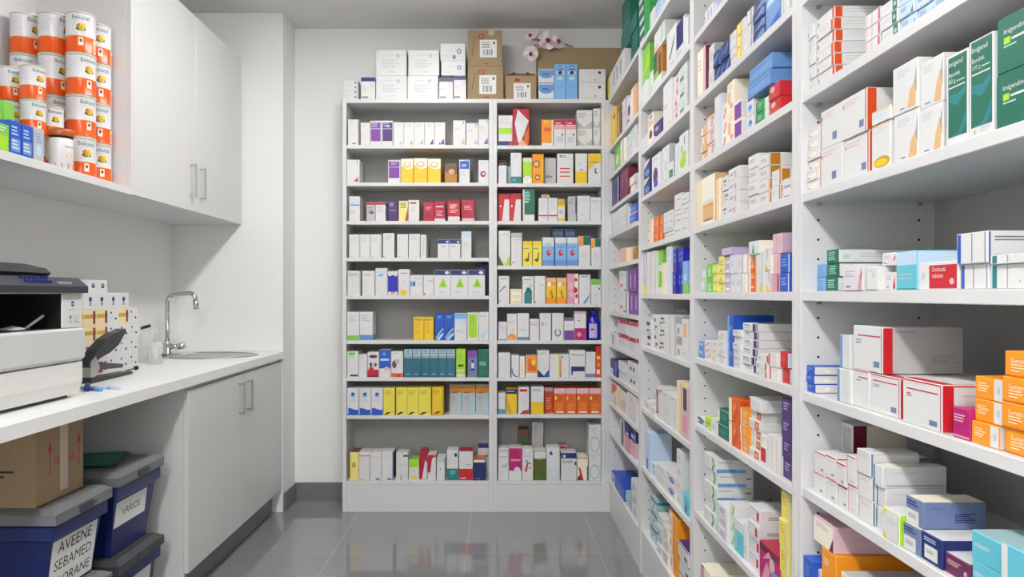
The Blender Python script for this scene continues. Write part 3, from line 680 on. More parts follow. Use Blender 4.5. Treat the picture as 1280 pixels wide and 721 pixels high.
# ------------------------------------------------------------------ cartons on the racks
RACK = {'L': dict(ax='B', x0=-.861, W=.844, dep=.242, zs=ZL, top=2.316, nm='left back rack'),
        'R': dict(ax='B', x0=-.0165, W=.6305, dep=.242, zs=ZR, top=2.316, nm='right back rack'),
        '1': dict(ax='R', y0=JO[0], W=JO[0] - JO[1], dep=.283, zs=ZB1, nm='corner rack'),
        '2': dict(ax='R', y0=JO[1], W=JO[1] - JO[2], dep=.283, zs=ZB2, nm='rack beside corner rack'),
        '3': dict(ax='R', y0=JO[2], W=JO[2] - JO[3], dep=.283, zs=ZB3, nm='second nearest rack'),
        '4': dict(ax='R', y0=JO[3], W=JO[3] - JO[4], dep=.283, zs=ZB4, nm='nearest rack')}
NOUN = {'carton': 'cartons', 'box': 'boxes', 'bottle': 'bottles', 'jar': 'jars'}
STOCK = []
def parse(txt):
    sh = None
    for ln in txt.strip().split('\n'):
        ln = ln.strip()
        if not ln: continue
        if ln[0] == '@':
            q = ln[1:].split(None, 2); sh = dict(rack=RACK[q[0]], z=(RACK[q[0]]['zs'][int(q[1])] if q[1] != 'T' else 2.3125), i=q[1], ph=q[2], items=[], foot=[]); STOCK.append(sh); continue
        a = [x.strip() for x in ln.split('|')]; n = a[0].split()
        it = dict(xL=float(n[0]), xR=float(n[1]), yt=float(n[2]), desc=a[1], body=a[2], toks=a[3] if len(a) > 3 else '', lv=1, off=None, dep=None, on=False, kind='medicine_box', n=1)
        for o_ in n[3:]:
            if o_ == 'on': it['on'] = True
            elif o_[:2] == 'lv': it['lv'] = int(o_[2:])
            elif o_[:3] == 'off': it['off'] = float(o_[3:])
            elif o_[:1] == 'd': it['dep'] = float(o_[1:])
            elif o_[:1] == 'n': it['n'] = int(o_[1:])
            elif o_[:1] == 'k': it['kind'] = o_[1:]
        if it['n'] > 1:
            for i in range(it['n']):
                c = dict(it); w = (it['xR'] - it['xL']) / it['n']; c['xL'] = it['xL'] + i * w; c['xR'] = c['xL'] + w
                if sh['rack']['ax'] == 'R':
                    # top edge follows the perspective
                    f = (c['xL'] - CX) / (it['xL'] - CX); c['yt'] = CY + (it['yt'] - CY) * f
                sh['items'].append(c)
        else: sh['items'].append(it)
def bottle_obj(w, h):
    key = ('bottle', round(w, 4), round(h, 4))
    if key in MESHES: return MESHES[key]
    r = w / 2; m = MB()
    m.lathe(0, r, [(r * .95, 0), (r, .004), (r, h * .60), (r * .9, h * .68), (r * .45, h * .80), (r * .4, h * .82)], 'bot', 28, ey=.8)
    c = MB(); c.lathe(0, r, [(r * .46, h * .82), (r * .46, h * .99), (r * .42, h), (.0001, h)], 'royal', 24)
    l = MB(); R = r + .0003
    for i in range(8):
        a, b = [(-.85 + 1.3 * (i + q) / 8) for q in (0, 1)]
        P_ = lambda a, z, e=0: ((R + e) * math.sin(a), r - (R + e) * .8 * math.cos(a), z)
        l.face([P_(a, h * .08), P_(b, h * .08), P_(b, h * .56), P_(a, h * .56)], 'lil')
        if i in (2, 3, 4): l.face([P_(a, h * .34, .0003), P_(b, h * .34, .0003), P_(b, h * .4, .0003), P_(a, h * .4, .0003)], 'wine')
    MESHES[key] = (m.mesh('bottle_body'), c.mesh('cap'), l.mesh('label')); return MESHES[key]
def build_stock():
    total = 0; PLAN = []
    for sh in STOCK:
        rk = sh['rack']; t = .022; W = rk['W']; recs = []; B = rk['ax'] == 'B'
        above = [z for z in rk['zs'] + [2.312] if z > sh['z'] + .01]; zmax = (min(above) - .030) if above and sh['i'] != 'T' else 2.79
        prev = None
        for it in sh['items']:
            off = it['off'] if it['off'] is not None else (.008 if B else .008) + random.uniform(0, .005 if B else .007)
            dep = it['dep'] or (.115 if B else .16)
            maxd = rk['dep'] - .0075 - off
            if sh['i'] != 'T': dep = min(dep, maxd)
            if B:
                D = YB + off; a0, a1 = X(it['xL'], D) - rk['x0'], X(it['xR'], D) - rk['x0']; zt_ = Z(it['yt'], D)
            else:
                Xp = XF + off; Da, Db = F * Xp / (it['xL'] - CX), F * Xp / (it['xR'] - CX)
                a0, a1 = rk['y0'] - Da, rk['y0'] - Db; zt_ = Z(it['yt'], Da)
            w0 = a1 - a0
            if sh['i'] != 'T': a0 = max(a0, t + .0012); a1 = min(a1, W - t - .0022)
            base = sh['z']
            if it['on']:
                for f in sh['foot']:
                    ov = min(a1, f[1]) - max(a0, f[0]); od = min(off + dep, f[3]) - max(off, f[2])
                    if ov > .12 * w0 and od > .004: base = max(base, f[4])
                    elif ov > 0 and od > .004 and f[4] > sh['z'] + .001 and f[4] > base + .001:
                        if f[0] > a0: a1 = min(a1, f[0] - .0003)
                        else: a0 = max(a0, f[1] + .0003)
            else:
                for f in sh['foot']:
                    if min(off + dep, f[3]) - max(off, f[2]) <= 0: continue
                    ov = min(a1, f[1]) - max(a0, f[0])
                    if ov > 0:
                        if ov > .5 * w0: print('OVERLAP', sh['rack']['nm'], sh['i'], it['desc'], round(ov, 3))
                        if f[0] <= a0: a0 = f[1] + .0003
                        else: a1 = f[0] - .0003
            if a1 - a0 < .006: print('THIN', sh['rack']['nm'], sh['i'], it['desc'], it['xL'], round(a1 - a0, 4)); continue
            if zt_ > zmax - .002: zt_ = zmax - .002; 
            if zt_ - base < .012: print('LOW', sh['rack']['nm'], sh['i'], it['desc'], it['xL'], round(zt_ - base, 4)); continue
            hl = (zt_ - base) / it['lv']
            for k in range(it['lv']):
                jo = 0 if it['lv'] == 1 else random.uniform(0, .002 if B else .006)
                recs.append(dict(it, a=(a0 + a1) / 2, w=a1 - a0 - .0004, zb=base + k * hl + .0002, h=hl - .0004, offv=off + jo, depv=dep - jo, k=k, key=it['desc']))
            sh['foot'].append((a0, a1, off, off + dep, zt_))
        # labels
        for d_ in sorted(set(r['desc'] for r in recs)):
            rs = [r for r in recs if r['desc'] == d_]
            cols = []
            for r in sorted(rs, key=lambda r: r['a']):
                if not cols or r['a'] - cols[-1][0]['a'] > .3 * r['w']: cols.append([r])
                else: cols[-1].append(r)
            for ci, c in enumerate(cols):
                c.sort(key=lambda r: r['zb'])
                for ki, r in enumerate(c):
                    s_ = ''
                    if len(cols) == 2: s_ += ', ' + ('left', 'right')[ci] + ' one' * (len(c) == 1) + ' column' * (len(c) > 1)
                    elif len(cols) > 2:
                        s_ += ', ' + ('leftmost' if ci == 0 else 'rightmost' if ci == len(cols) - 1 else ORD[ci + 1] + ' from left')
                    if len(c) > 1:
                        s_ += ', ' + ('bottom' if ki == 0 else 'topmost' if ki == len(c) - 1 else ('middle' if len(c) == 3 else ORD[ki + 1] + ' up'))
                    r['label'] = d_ + s_ + ', ' + sh['ph']
                    r['grp'] = (d_ + ' stock, ' + sh['ph']) if len(rs) > 1 else None
        for r in recs:
            a = r['a']
            if B: loc = (rk['x0'] + a, YB + r['offv'], r['zb']); rz = 0
            else: loc = (XF + r['offv'], rk['y0'] - a, r['zb']); rz = -PI / 2
            if r['kind'] == 'bottle':
                o = thing('bottle', r['label'], 'bottle', loc, rz, r['grp']); b_, c_, l_ = bottle_obj(r['w'], r['h'])
                link('bottle_body', b_, o); link('cap', c_, o); link('label', l_, o)
            else:
                if B: area = 1e9
                else:
                    D1 = rk['y0'] - a + r['w'] / 2; D0 = D1 - r['w']; x1 = min(F * XF / D0, 1280 - CX); x0 = min(F * XF / D1, 1280 - CX)
                    ze = [min(max(CY - F * (z_ - H0) / ((D0 + D1) / 2), 0), 721) for z_ in (r['zb'], r['zb'] + r['h'])]
                    area = (x1 - x0) * (ze[0] - ze[1]) * (.3 if r['offv'] > .09 else 1) * (.3 if sh['i'] == 'T' and a > .4 else 1)
                PLAN.append((area, len(PLAN), B, r, loc, rz))
            total += 1
    R_ = sorted([p for p in PLAN if not p[2]], key=lambda p: -p[0])[:298]; keep = {p[1] for p in R_}
    print('STOCK', total, 'right', sum(not p[2] for p in PLAN), 'cut', R_[-1][0])
    rest = MB()
    for area, n, B, r, loc, rz in PLAN:
        if B: placed('toiletry_carton', r['label'], 'carton', r['w'], r['depv'], r['h'], loc, rz, r['body'], r['toks'], r['grp'])
        elif n in keep: placed('medicine_box', r['label'], 'box', r['w'], r['depv'], r['h'], loc, rz, r['body'], r['toks'], r['grp'])
        else:
            t = MB(); w, d, h = r['w'], r['depv'], r['h']; t.box(-w / 2, 0, 0, w / 2, d, h, r['body'], .001); decals(t, w, d, h, r['toks'])
            b = len(rest.v); rest.v += [(loc[0] + y, loc[1] - x, loc[2] + z) for x, y, z in t.v]
            for f, mi, sm in zip(t.f, t.m, t.sm): rest.f.append(tuple(b + j for j in f)); rest.m.append(rest.mi(t.mats[mi])); rest.sm.append(sm)
    o = rest.obj('small_medicine_boxes'); o['kind'] = 'stuff'
    tag(o, 'smallest looking medicine cartons filling in the shelves of the right wall racks', 'boxes')
TRI = ';p .6 .04 .95 .04 .85 .3 '
parse('''
@L 0 top shelf, left back rack
435 448.3 149.2 | white carton with brown edge | W | r .92 .05 .99 .95 tan;r .4 .04 .75 .08 brn;l .1 .9 .7 2 .05 ltx
450.8 462 153.3 | plain white thin carton | W | r .9 0 1 1 C;l .1 .9 .7 2 .05 ltx
462.5 476.8 150.8 | white carton with pale violet front | W | r .06 .16 .94 .93 pur;r .06 .66 .94 .70 lil;l .15 .9 .8 3 .06 lil
477 491 150.8 | white carton with deep violet front | W | r .06 .16 .97 .93 vio;r .06 .66 .97 .69 lil;l .15 .9 .8 3 .06 lil;c .6 .78 .2 .05 lil
491.6 504.8 152.8 | white carton with teal triangle | W | p .55 .03 .8 .03 .75 .2 aqua;l .15 .92 .85 2 .06 ltx
505 517.8 152.8 | white carton with green triangle | W | p .55 .03 .85 .03 .8 .22 lgrn;l .15 .92 .85 2 .06 ltx
518 530.6 152.8 | white carton with lilac triangle | W | p .5 .03 .9 .03 .85 .3 lil;l .15 .92 .85 2 .06 ltx
530.8 543.4 152.8 | white carton with violet triangle | W | p .5 .03 .9 .03 .85 .28 pur;l .15 .92 .85 2 .06 ltx
543.6 556.6 152.8 | white carton with two purple triangles | W | p .5 .03 .95 .03 .85 .3 pur;p .35 .03 .5 .03 .5 .15 vio;l .15 .92 .85 2 .06 ltx
566.4 582 150.3 | white carton with orange triangle | W | p .6 .04 .95 .04 .9 .3 peach;p .78 .78 .9 .95 .82 .97 blue;l .1 .7 .7 2 .06 ltx
582.8 597.8 153.6 | white carton with small lilac corner | W | p .6 .04 .95 .04 .9 .26 lil;p .78 .78 .9 .95 .82 .97 blue;l .1 .7 .7 2 .06 ltx
598.2 611.2 149.2 | white carton with purple corner | W | p .5 .04 .95 .04 .9 .3 pur;p .78 .82 .9 .97 .82 .99 blue;l .1 .7 .7 2 .06 ltx
@L 1 second shelf, left back rack
433.4 449.4 199.5 | white carton with red triangle | W | p .5 .04 .95 .04 .9 .3 pink;p .6 .04 .9 .04 .85 .2 crim;p .78 .8 .9 .95 .82 .97 blue;r .2 .2 .26 .23 red
485 500.7 200 | white carton with violet front | W | r .05 .2 .93 .95 pur;r .05 .68 .93 .71 lil;l .2 .9 .8 2 .06 lil
501.2 516.8 198.2 | yellow and white carton | yel | p 0 .72 0 1 1 1 1 .6 .5 .55 C;c .5 .75 .32 .13 tan;c .5 .77 .22 .08 C
517.2 534 197.5 | yellow and white carton | yel | p 0 .72 0 1 1 1 1 .6 .5 .55 C;c .5 .75 .32 .13 tan;c .5 .77 .22 .08 C
534.4 551 198.2 | yellow and white carton | yel | p 0 .72 0 1 1 1 1 .6 .5 .55 C;c .5 .75 .32 .13 tan;c .5 .77 .22 .08 C
555.8 571.4 204.6 off.03 | golden brown carton | gold | p 0 .6 0 1 1 1 1 .5 .5 .45 brn;c .55 .6 .25 .14 tan;b 0 .04 brn
574 587.2 199.5 | white carton with blue top | W | r .05 .6 .95 .95 blue;l .2 .8 .8 2 .07 pale;l .15 .5 .7 3 .08 ltx
598 611.2 200 | white carton with red ball print | W | c .45 .38 .28 .14 red;c .52 .42 .2 .1 blue;c .5 .4 .12 .06 W;l .1 .9 .7 2 .06 ltx
@L 2 third shelf, left back rack
436.4 450 245.3 | tall white carton with blue line | W | r .05 .62 .95 .68 lb;l .1 .9 .8 3 .07 pale;l .1 .4 .6 2 .06 pink
458.2 469 253 | grey-white carton with red lid | G | b .88 1 crim;l .1 .75 .9 4 .1 txt;c .6 .45 .25 .08 brn
469.4 482 252.9 | lilac-white carton with red lid | W | b .88 1 crim;l .1 .8 .9 5 .07 lil
485.4 497.4 250.6 | dark purple carton | vio | l .1 .9 .7 3 .07 lil;r .1 .5 .8 .53 G
498.4 510 251 | khaki carton with red flank | pyel | p .7 0 1 0 1 .7 crim;l .15 .9 .85 4 .07 olive
510.6 524 249.8 | white carton with red heading | W | r .1 .82 .75 .9 red;l .2 .65 .8 3 .07 ltx;r .9 .1 .98 .9 C
529.4 542.4 252.6 | dark red carton | crim | l .2 .75 .85 2 .09 rose;l .15 .45 .8 3 .09 wine
542.8 556.6 251.3 | crimson carton with white foot | crim | b 0 .12 W;r .15 .7 .85 .76 W;l .2 .5 .85 3 .1 rose
559.8 574.8 248.7 | bright red carton with white foot | red | b 0 .2 W;b .85 1 wine;l .15 .75 .85 3 .07 W;l .15 .5 .85 2 .08 rose
577.4 593.2 249.8 | wide red carton with pale foot | crim | b 0 .12 rose;l .15 .72 .85 3 .07 rose;l .15 .45 .8 2 .08 wine
@L 3 fourth shelf, left back rack
436.4 450 292.8 | white carton with tiny red foot marks | W | l .1 .88 .9 3 .07 ltx;r .1 .02 .3 .05 pink;r .9 0 1 1 G
450.2 463 292.8 | white carton with tiny red foot marks | W | l .1 .88 .9 3 .07 ltx;r .1 .02 .3 .05 pink;r .92 0 1 1 G
463.2 477 292.8 | white carton with tiny red foot marks | W | l .1 .88 .9 3 .07 ltx;r .1 .02 .3 .05 pink;r .92 0 1 1 G
478.6 492.8 291.2 | taller white carton, slate heading | W | l .15 .9 .85 3 .06 G;r .0 .02 .25 .06 tan
496.3 510.2 292.5 | white carton with blue print | W | l .15 .9 .85 3 .06 pale;r .1 .03 .3 .06 pink
511 525.4 292.2 | white carton with grey print | W | l .15 .9 .85 3 .06 ltx;r .6 .03 .8 .05 pink;r .9 .05 .96 .9 G
526 533 293.2 | narrow white carton end | W | r .3 .1 .6 .9 ltx
547 561.2 299.3 | low white carton, navy lid | W | b .78 1 navy;c .85 .88 .1 .06 W;l .3 .68 .9 2 .07 lb
561.4 575.6 299.3 | low white carton, navy lid | W | b .78 1 navy;c .8 .88 .1 .06 W;l .1 .68 .7 2 .07 lb
576.6 589.2 289 | tall white carton, pale blue top | W | p 0 .85 0 1 1 1 1 .78 .5 .8 pale;l .2 .6 .8 4 .06 ltx
@L 4 fifth shelf, left back rack
434.4 450.4 338.3 | white carton with green heading | W | r .05 .8 .95 .83 lgrn;l .1 .9 .9 1 .06 txt;r .93 0 1 1 G
452.7 468.4 338.4 | white carton with grey heading | W | l .1 .87 .9 1 .06 txt;l .3 .8 .7 1 .04 ltx
469.2 484.3 335 | white carton with pale blue swoosh | W | p 0 .72 .3 .8 1 .85 1 .95 .3 .9 0 .88 pale;p .1 .7 .5 .72 .8 .8 .4 .78 lb;l .15 .7 .6 1 .04 ltx
484.7 497.4 338.7 | white carton, royal blue panel | W | p 0 .12 .2 .18 .5 .1 .8 .18 1 .12 1 .85 .8 .78 .5 .86 .2 .78 0 .85 royal;c .5 .1 .3 .05 pink
498 512.2 336.4 | white carton, yellow blob at foot | W | c .45 .12 .35 .12 lem;c .45 .1 .25 .08 yel;l .15 .87 .9 1 .06 txt;l .3 .55 .6 2 .1 ltx
512.6 528.8 343.6 | low white carton, blue mark | W | p 0 .45 .4 .45 .4 .7 0 .7 lb;p .4 .45 .25 .58 .4 .7 navy;c .7 .6 .2 .12 pale;w Hexorel .3 .82 .9 txt
529.4 542.8 343.6 | low white carton, red script | W | w Visine .4 .7 .9 red;c .1 .08 .08 .05 red;r .9 .05 .96 .95 ltx
543 563.4 337.2 | white carton with green triangle | W | b .80 1 navy;c .78 .9 .14 .06 W;p .25 .32 .8 .32 .55 .7 lime;p .4 .36 .68 .36 .55 .58 lgrn;l .2 .2 .7 2 .06 ltx
563.6 585 337.2 | white carton with green triangle | W | b .80 1 navy;c .78 .9 .14 .06 W;p .25 .32 .8 .32 .55 .7 lime;p .4 .36 .68 .36 .55 .58 lgrn;l .2 .2 .7 2 .06 ltx
585.2 606.2 337.2 | white carton with green triangle | W | b .80 1 navy;c .78 .9 .14 .06 W;p .25 .32 .8 .32 .55 .7 lime;p .4 .36 .68 .36 .55 .58 lgrn;l .2 .2 .7 2 .06 ltx
594 611.2 328.3 off.125 d.1 | navy carton behind triangle cartons | navy | l .1 .9 .8 1 .06 slate;r .5 .1 .6 .14 G
@L 5 sixth shelf, left back rack
433.8 449.2 389.8 | white carton with green foot | W | b 0 .17 lgrn;l .15 .87 .85 3 .07 mint
449.6 466 389.8 | white carton with light blue foot | W | b 0 .19 lb;l .15 .9 .8 4 .06 lil
517 529.8 396.3 | yellow carton, black heading | yel | w Aydn .1 .82 .9 K;l .15 .75 .7 3 .07 amb;c .4 .4 .2 .08 amb;c .4 .4 .12 .05 yel
530 542.2 396.3 | yellow carton, black heading | yel | w Aydn .1 .82 .9 K;l .15 .75 .7 3 .07 amb;c .4 .4 .2 .08 amb;c .4 .4 .12 .05 yel
543.6 554.8 392 | bright blue carton, pale swirl | blue | p 0 .05 .5 .35 1 .5 1 .4 .6 .25 .3 .05 sky;p .2 .0 .6 .2 1 .3 1 .2 .7 .1 .5 0 pale;l .3 .92 .8 2 .06 sky;p 0 .2 .4 .4 .8 .45 .3 .3 navy
555 567.6 392 | bright blue carton, pale swirl | blue | p 0 .05 .5 .35 1 .5 1 .4 .6 .25 .3 .05 sky;p .2 .0 .6 .2 1 .3 1 .2 .7 .1 .5 0 pale;l .3 .92 .8 2 .06 sky;p 0 .2 .4 .4 .8 .45 .3 .3 navy
568 583.6 391.4 | white carton fading blue on top | W | r 0 .8 1 1 sky;r 0 .65 1 .8 pale;l .15 .93 .85 1 .06 lb;c .3 .34 .12 .05 rose;r .3 .3 .8 .33 ltx
584.2 598 390.5 | white carton, lime panel | W | r .1 .14 .9 .95 lime;c .5 .16 .4 .07 lime;l .3 .85 .7 4 .07 lgrn
598.4 611.2 390 | white carton, dark heading | W | w Fitosol .1 .84 .8 txt;c .7 .3 .25 .12 pale;c .4 .15 .2 .08 mint
@L 6 seventh shelf, left back rack
434 448 439 | white carton, navy foot bar | W | r .25 .03 .95 .1 navy;r .1 .86 .7 .97 lgrn;l .1 .82 .8 2 .06 mint
448.4 458.8 443 | plain thin white carton | W | l .1 .9 .7 2 .06 ltx
459.3 473.5 439.8 | red-footed carton with animal pictures | W | b 0 .3 crim;r 0 .0 1 .06 wine;c .5 .83 .4 .07 crim;c .5 .83 .28 .04 navy;c .3 .5 .12 .09 wine;c .72 .5 .12 .08 brn;c .3 .34 .2 .07 red;r .5 .3 .55 .5 brn
473.8 488.4 436.8 | blue-topped white carton | W | b .32 1 blue;r .1 .6 .85 .68 pale;c .45 .85 .14 .07 lb;c .65 .3 .25 .08 rose
489 504 439 | white carton, orange foot | W | b 0 .16 org;c .25 .5 .2 .15 brn;c .5 .62 .2 .1 G;l .1 .95 .9 1 .05 lil;r .5 .02 .8 .1 red
505 569.4 436 n6 | teal carton with pale top | tealb | b .72 1 aqua;b .68 .76 steel;l .15 .6 .85 1 .06 teal;l .2 .12 .8 1 .05 aqua;r .96 0 1 1 teal;l .2 .95 .8 2 .08 slate
570.2 582 436 | lime green carton, dark leaf | lime | c .5 .42 .35 .04 olive;c .35 .4 .12 .03 K;r 0 .02 1 .1 W;l .2 .85 .8 3 .08 lgrn;r 0 .22 .9 .26 W
584.4 596.6 438.3 | lilac carton, small white figure | slate | b .75 1 pur;r .4 .35 .65 .55 W;c .52 .6 .12 .06 navy;r .3 .25 .75 .32 navy
597.4 611.2 436 | dark green carton | dgrn | l .1 .55 .9 3 .05 mint;l .1 .2 .7 2 .04 teal
@L 7 eighth shelf, left back rack
433.6 448.2 484.8 | white carton with wavy blue foot | W | p 0 0 1 0 1 .2 .7 .2 .3 .26 0 .27 blue;c .5 .76 .22 .1 sky;c .5 .78 .12 .05 navy;l .15 .6 .9 2 .05 ltx;r .0 .05 .1 .95 pale
448.6 463.5 484.8 | white carton with wavy blue foot | W | p 0 0 1 0 1 .2 .7 .2 .3 .26 0 .27 blue;c .5 .76 .22 .1 sky;c .5 .78 .12 .05 navy;l .15 .6 .9 2 .05 ltx;r .0 .05 .05 .95 rose
463.8 478.6 484.8 | white carton with wavy blue foot | W | p 0 0 1 0 1 .2 .7 .2 .3 .26 0 .27 blue;c .5 .76 .22 .1 sky;c .5 .78 .12 .05 navy;l .15 .6 .9 2 .05 ltx;r .0 .05 .05 .95 rose
479.2 493.4 484.8 | yellow carton, black wedge at foot | pyel | r 0 0 1 1 lem;p 0 .02 .4 .12 .7 .1 .3 .02 K;l .1 .9 .8 3 .06 mus;c .8 0 .5 .08 pyel
495.2 508.8 484.3 | yellow carton, black wedge at foot | lem | r 0 0 1 1 lem;p 0 .02 .4 .12 .7 .1 .3 .02 K;l .1 .9 .8 3 .06 mus;c .8 0 .5 .08 pyel
509 523.2 484.3 | yellow carton, black wedge at foot | lem | r 0 0 1 1 lem;p 0 .02 .4 .12 .7 .1 .3 .02 K;l .1 .9 .8 3 .06 mus;c .8 0 .5 .08 pyel
523.4 538.8 484 | yellow carton, black wedge at foot | lem | r 0 0 1 1 lem;p 0 .02 .4 .12 .7 .1 .3 .02 K;l .1 .9 .8 3 .06 mus;c .8 0 .5 .08 pyel
539.7 554.6 483.3 | yellow carton, black wedge at foot | mus | r .06 .02 .88 .98 yel;p .1 .04 .5 .14 .8 .12 .3 .04 K;l .1 .9 .8 3 .06 mus
562.3 577.4 480.4 off.05 | grey-blue carton, orange top | aqua | r .0 0 .62 1 G;b .86 1 gold;r .0 .72 1 .86 amb;l .1 .8 .9 2 .06 brn;l .15 .6 .5 3 .08 steel
577.6 594.3 480.4 off.05 | grey-blue carton, orange top | aqua | r .0 0 .62 1 G;b .86 1 gold;r .0 .72 1 .86 amb;l .1 .8 .9 2 .06 brn;l .15 .6 .5 3 .08 steel
594.8 611.2 480.4 off.05 | grey-blue carton, orange top | aqua | r .0 0 .62 1 G;b .86 1 gold;r .0 .72 1 .86 amb;l .1 .8 .9 2 .06 brn;l .15 .6 .5 3 .08 steel
@L 8 lowest shelf, left back rack
437.2 448.4 565 | gold carton, dark brown lid | pyel | K r 0 0 1 1 brn;c .45 .55 .25 .1 mus;r .0 .05 .06 .95 mus
448.8 462.2 565 | white carton, thin red line | W | r .05 .86 .95 .89 red;l .1 .8 .7 1 .05 tan;l .1 .05 .5 1 .04 K
462.6 476.6 565 | white carton, navy foot mark | W | l .1 .85 .8 1 .05 tan;r .5 .02 .85 .07 navy
477 491.5 564.5 | tall white carton, violet flank | W | S r 0 0 1 1 vio;r .94 0 1 1 slate;l .1 .88 .8 2 .05 ltx;r .5 .02 .85 .07 navy
495.2 510.2 565.8 | white carton, dark red tab | W | r .6 .86 1 .93 wine;l .1 .6 .8 2 .05 ltx;p .3 0 .5 0 .4 .3 pink;c .7 .15 .15 .08 pale
511 523.8 574 off.02 | lime-topped white carton | W | b .62 1 lime;K r 0 0 1 1 lgrn;c .5 .12 .35 .1 lem;l .1 .5 .8 2 .05 ltx
524.4 534 564.3 off.04 | red carton with white curve | crim | p .3 0 1 0 1 .6 .75 .7 W
534.4 545 568 | white carton, red curved flank | W | p 0 .3 0 1 .9 1 .5 .8 .3 .3 crim;b .9 1 red
546 556.8 571.8 | small white carton, grey lid | W | r .3 .48 .5 .54 txt;b .8 1 ltx;r .93 0 1 1 teal
558.4 572.6 563 | teal-footed white carton | W | b 0 .4 teal;c .8 .86 .14 .07 navy;l .1 .5 .5 1 .05 pyel;l .3 .32 .8 2 .06 aqua;l .3 .2 .6 1 .03 mint
573.7 591.2 564 | red-footed white carton | W | b 0 .4 red;K r 0 0 1 1 crim;l .5 .55 .9 1 .05 txt;r .1 .05 .5 .1 rose
591.8 606.4 574.4 | navy carton, cream top edge | navy | b .88 1 C;K r 0 0 1 1 org;l .2 .1 .6 1 .05 lil
597.5 611.2 553.6 off.13 d.1 | navy-lidded carton behind navy one | W | b .85 1 navy;l .2 .7 .9 1 .04 ltx;c .85 .6 .12 .04 txt
@R 0 top shelf, right back rack
623 640.8 144.1 | white carton, lime band, navy foot | W | r 0 .38 1 .58 lime;b 0 .14 navy;c .88 .07 .15 .08 crim;l .1 .9 .9 3 .07 ltx;r .95 .15 1 .8 pink
641.2 661.6 136 | red carton with white kite | crim | p .3 .98 .98 .68 .45 .05 .3 .1 .1 .6 W;p .98 .5 1 .2 .9 0 .55 0 org;p .3 .0 .9 0 .6 .15 .4 .1 tan;l .3 .8 .7 3 .06 ltx;c .8 .3 .12 .08 gold
677 691.6 149.6 | orange carton, white foot | amb | b 0 .1 W;r .9 .1 1 1 C;l .2 .95 .7 2 .06 yel;r .2 .55 .8 .7 org
692.3 706.4 149.2 | crimson-topped white carton | W | b .78 1 crim;r 0 .62 1 .8 pink;l .15 .88 .85 2 .08 W;c .75 .42 .08 .05 crim;r .2 .1 .8 .35 ltx
706.8 720.5 149.2 | crimson-topped white carton | W | b .78 1 crim;r 0 .62 1 .8 pink;l .15 .88 .85 2 .08 W;c .75 .42 .08 .05 crim;r .2 .1 .8 .35 ltx
720.9 740.6 137.5 lv2 off.03 | grey-white arrow-print carton | G | p 0 1 1 1 1 .4 .5 .05 0 .4 W;l .1 .85 .7 3 .1 steel
741.4 753 135.3 lv2 off.03 | narrow grey-white arrow carton | G | p 0 1 1 1 1 .4 .5 .05 0 .4 W;l .1 .85 .7 3 .1 steel
@R 1 second shelf, right back rack
623 633.3 206.6 | small white carton in corner | W | l .15 .8 .85 3 .1 pale
634 638 208 off.05 | narrow pale teal carton | aqua |
623 634 200.5 off.13 d.09 | brown carton behind small white one | brn | l .1 .9 .9 3 .05 G
638.4 652 190.8 | tall white carton, teal foot | W | b 0 .22 teal;l .15 .92 .7 2 .05 ltx;l .2 .75 .4 3 .06 pale;l .2 .15 .5 2 .04 mint
653.6 665 197 | lime and white carton | lime | b .85 1 W;p 0 0 1 0 1 .15 .7 .3 0 .2 C;c .4 .2 .3 .1 W
665.4 679.8 192.4 | amber carton with brown circles | amb | c .35 .66 .32 .13 brn;c .35 .66 .22 .09 tan;c .45 .2 .25 .1 brn;c .45 .2 .17 .06 tan;r .85 .1 .95 .9 yel
680.3 694.8 197.4 off.04 | grey-white carton | G | r .1 .25 .7 .31 txt;r .1 .32 .5 .35 txt;r .93 0 1 1 ltx
696.6 716.6 191.8 | white carton, three red lines | W | r .15 .48 .8 .52 red;r .15 .36 .8 .40 red;r .15 .22 .8 .26 org;c .2 .92 .07 .03 brn;l .25 .94 .6 2 .05 txt
719.5 734 191.6 | white-topped yellow carton | W | b 0 .4 yel;l .25 .7 .7 2 .06 ltx;r .4 .44 .65 .48 txt
735.2 752 191.6 | yellow-topped carton, black moon | W | p 0 .55 1 .72 1 1 0 1 yel;p 0 .45 .5 .6 0 .62 yel;r .1 .7 .9 .73 txt;c .65 .42 .15 .09 K;c .72 .43 .12 .075 W
@R 2 third shelf, right back rack
623.3 637 242.2 | red carton with white sweep | red | p .3 0 1 0 1 .8 .55 .8 W;b .85 1 crim;c .15 .55 .08 .04 W
637.4 651.4 242.2 | red carton with white sweep | red | p .3 0 1 0 1 .8 .55 .8 W;b .85 1 crim;c .15 .55 .08 .04 W
653.5 668.3 236.3 | tall green carton, white foot | W | r .12 .2 1 1 dgrn;S r 0 .2 1 1 dgrn;l .15 .93 .7 6 .06 mint;l .2 .6 .6 1 .04 W
673.2 684.8 247.3 | white carton, low red stripe | W | r 0 .2 1 .26 crim;l .1 .9 .9 6 .08 ltx;r .2 .08 .8 .12 rose
685.2 696.6 247.3 | white carton, low red stripe | W | r 0 .2 1 .26 crim;l .1 .9 .9 6 .08 ltx;r .2 .08 .8 .12 rose
677 687 243 on d.06 | tiny brown carton atop white pair | tan | l .1 .8 .9 2 .3 brn
697.2 706.2 248.7 | yellow-topped small white carton | W | b .7 1 mus;r 0 .6 1 .72 lem;l .2 .5 .8 3 .08 slate;b 0 .12 yel
710 720.5 245.4 | grey-lilac carton, violet edge | G | S r 0 0 1 1 vio;r .9 .3 1 1 vio;l .1 .9 .7 3 .08 txt;l .1 .5 .7 4 .08 lil
721.6 737.6 244.6 | wide plain white carton | W | l .1 .87 .9 2 .05 ltx;l .2 .3 .6 2 .05 ltx
738 751.5 246.4 | white carton, mauve heading | W | l .1 .87 .9 2 .05 lil;K r 0 0 1 1 olive
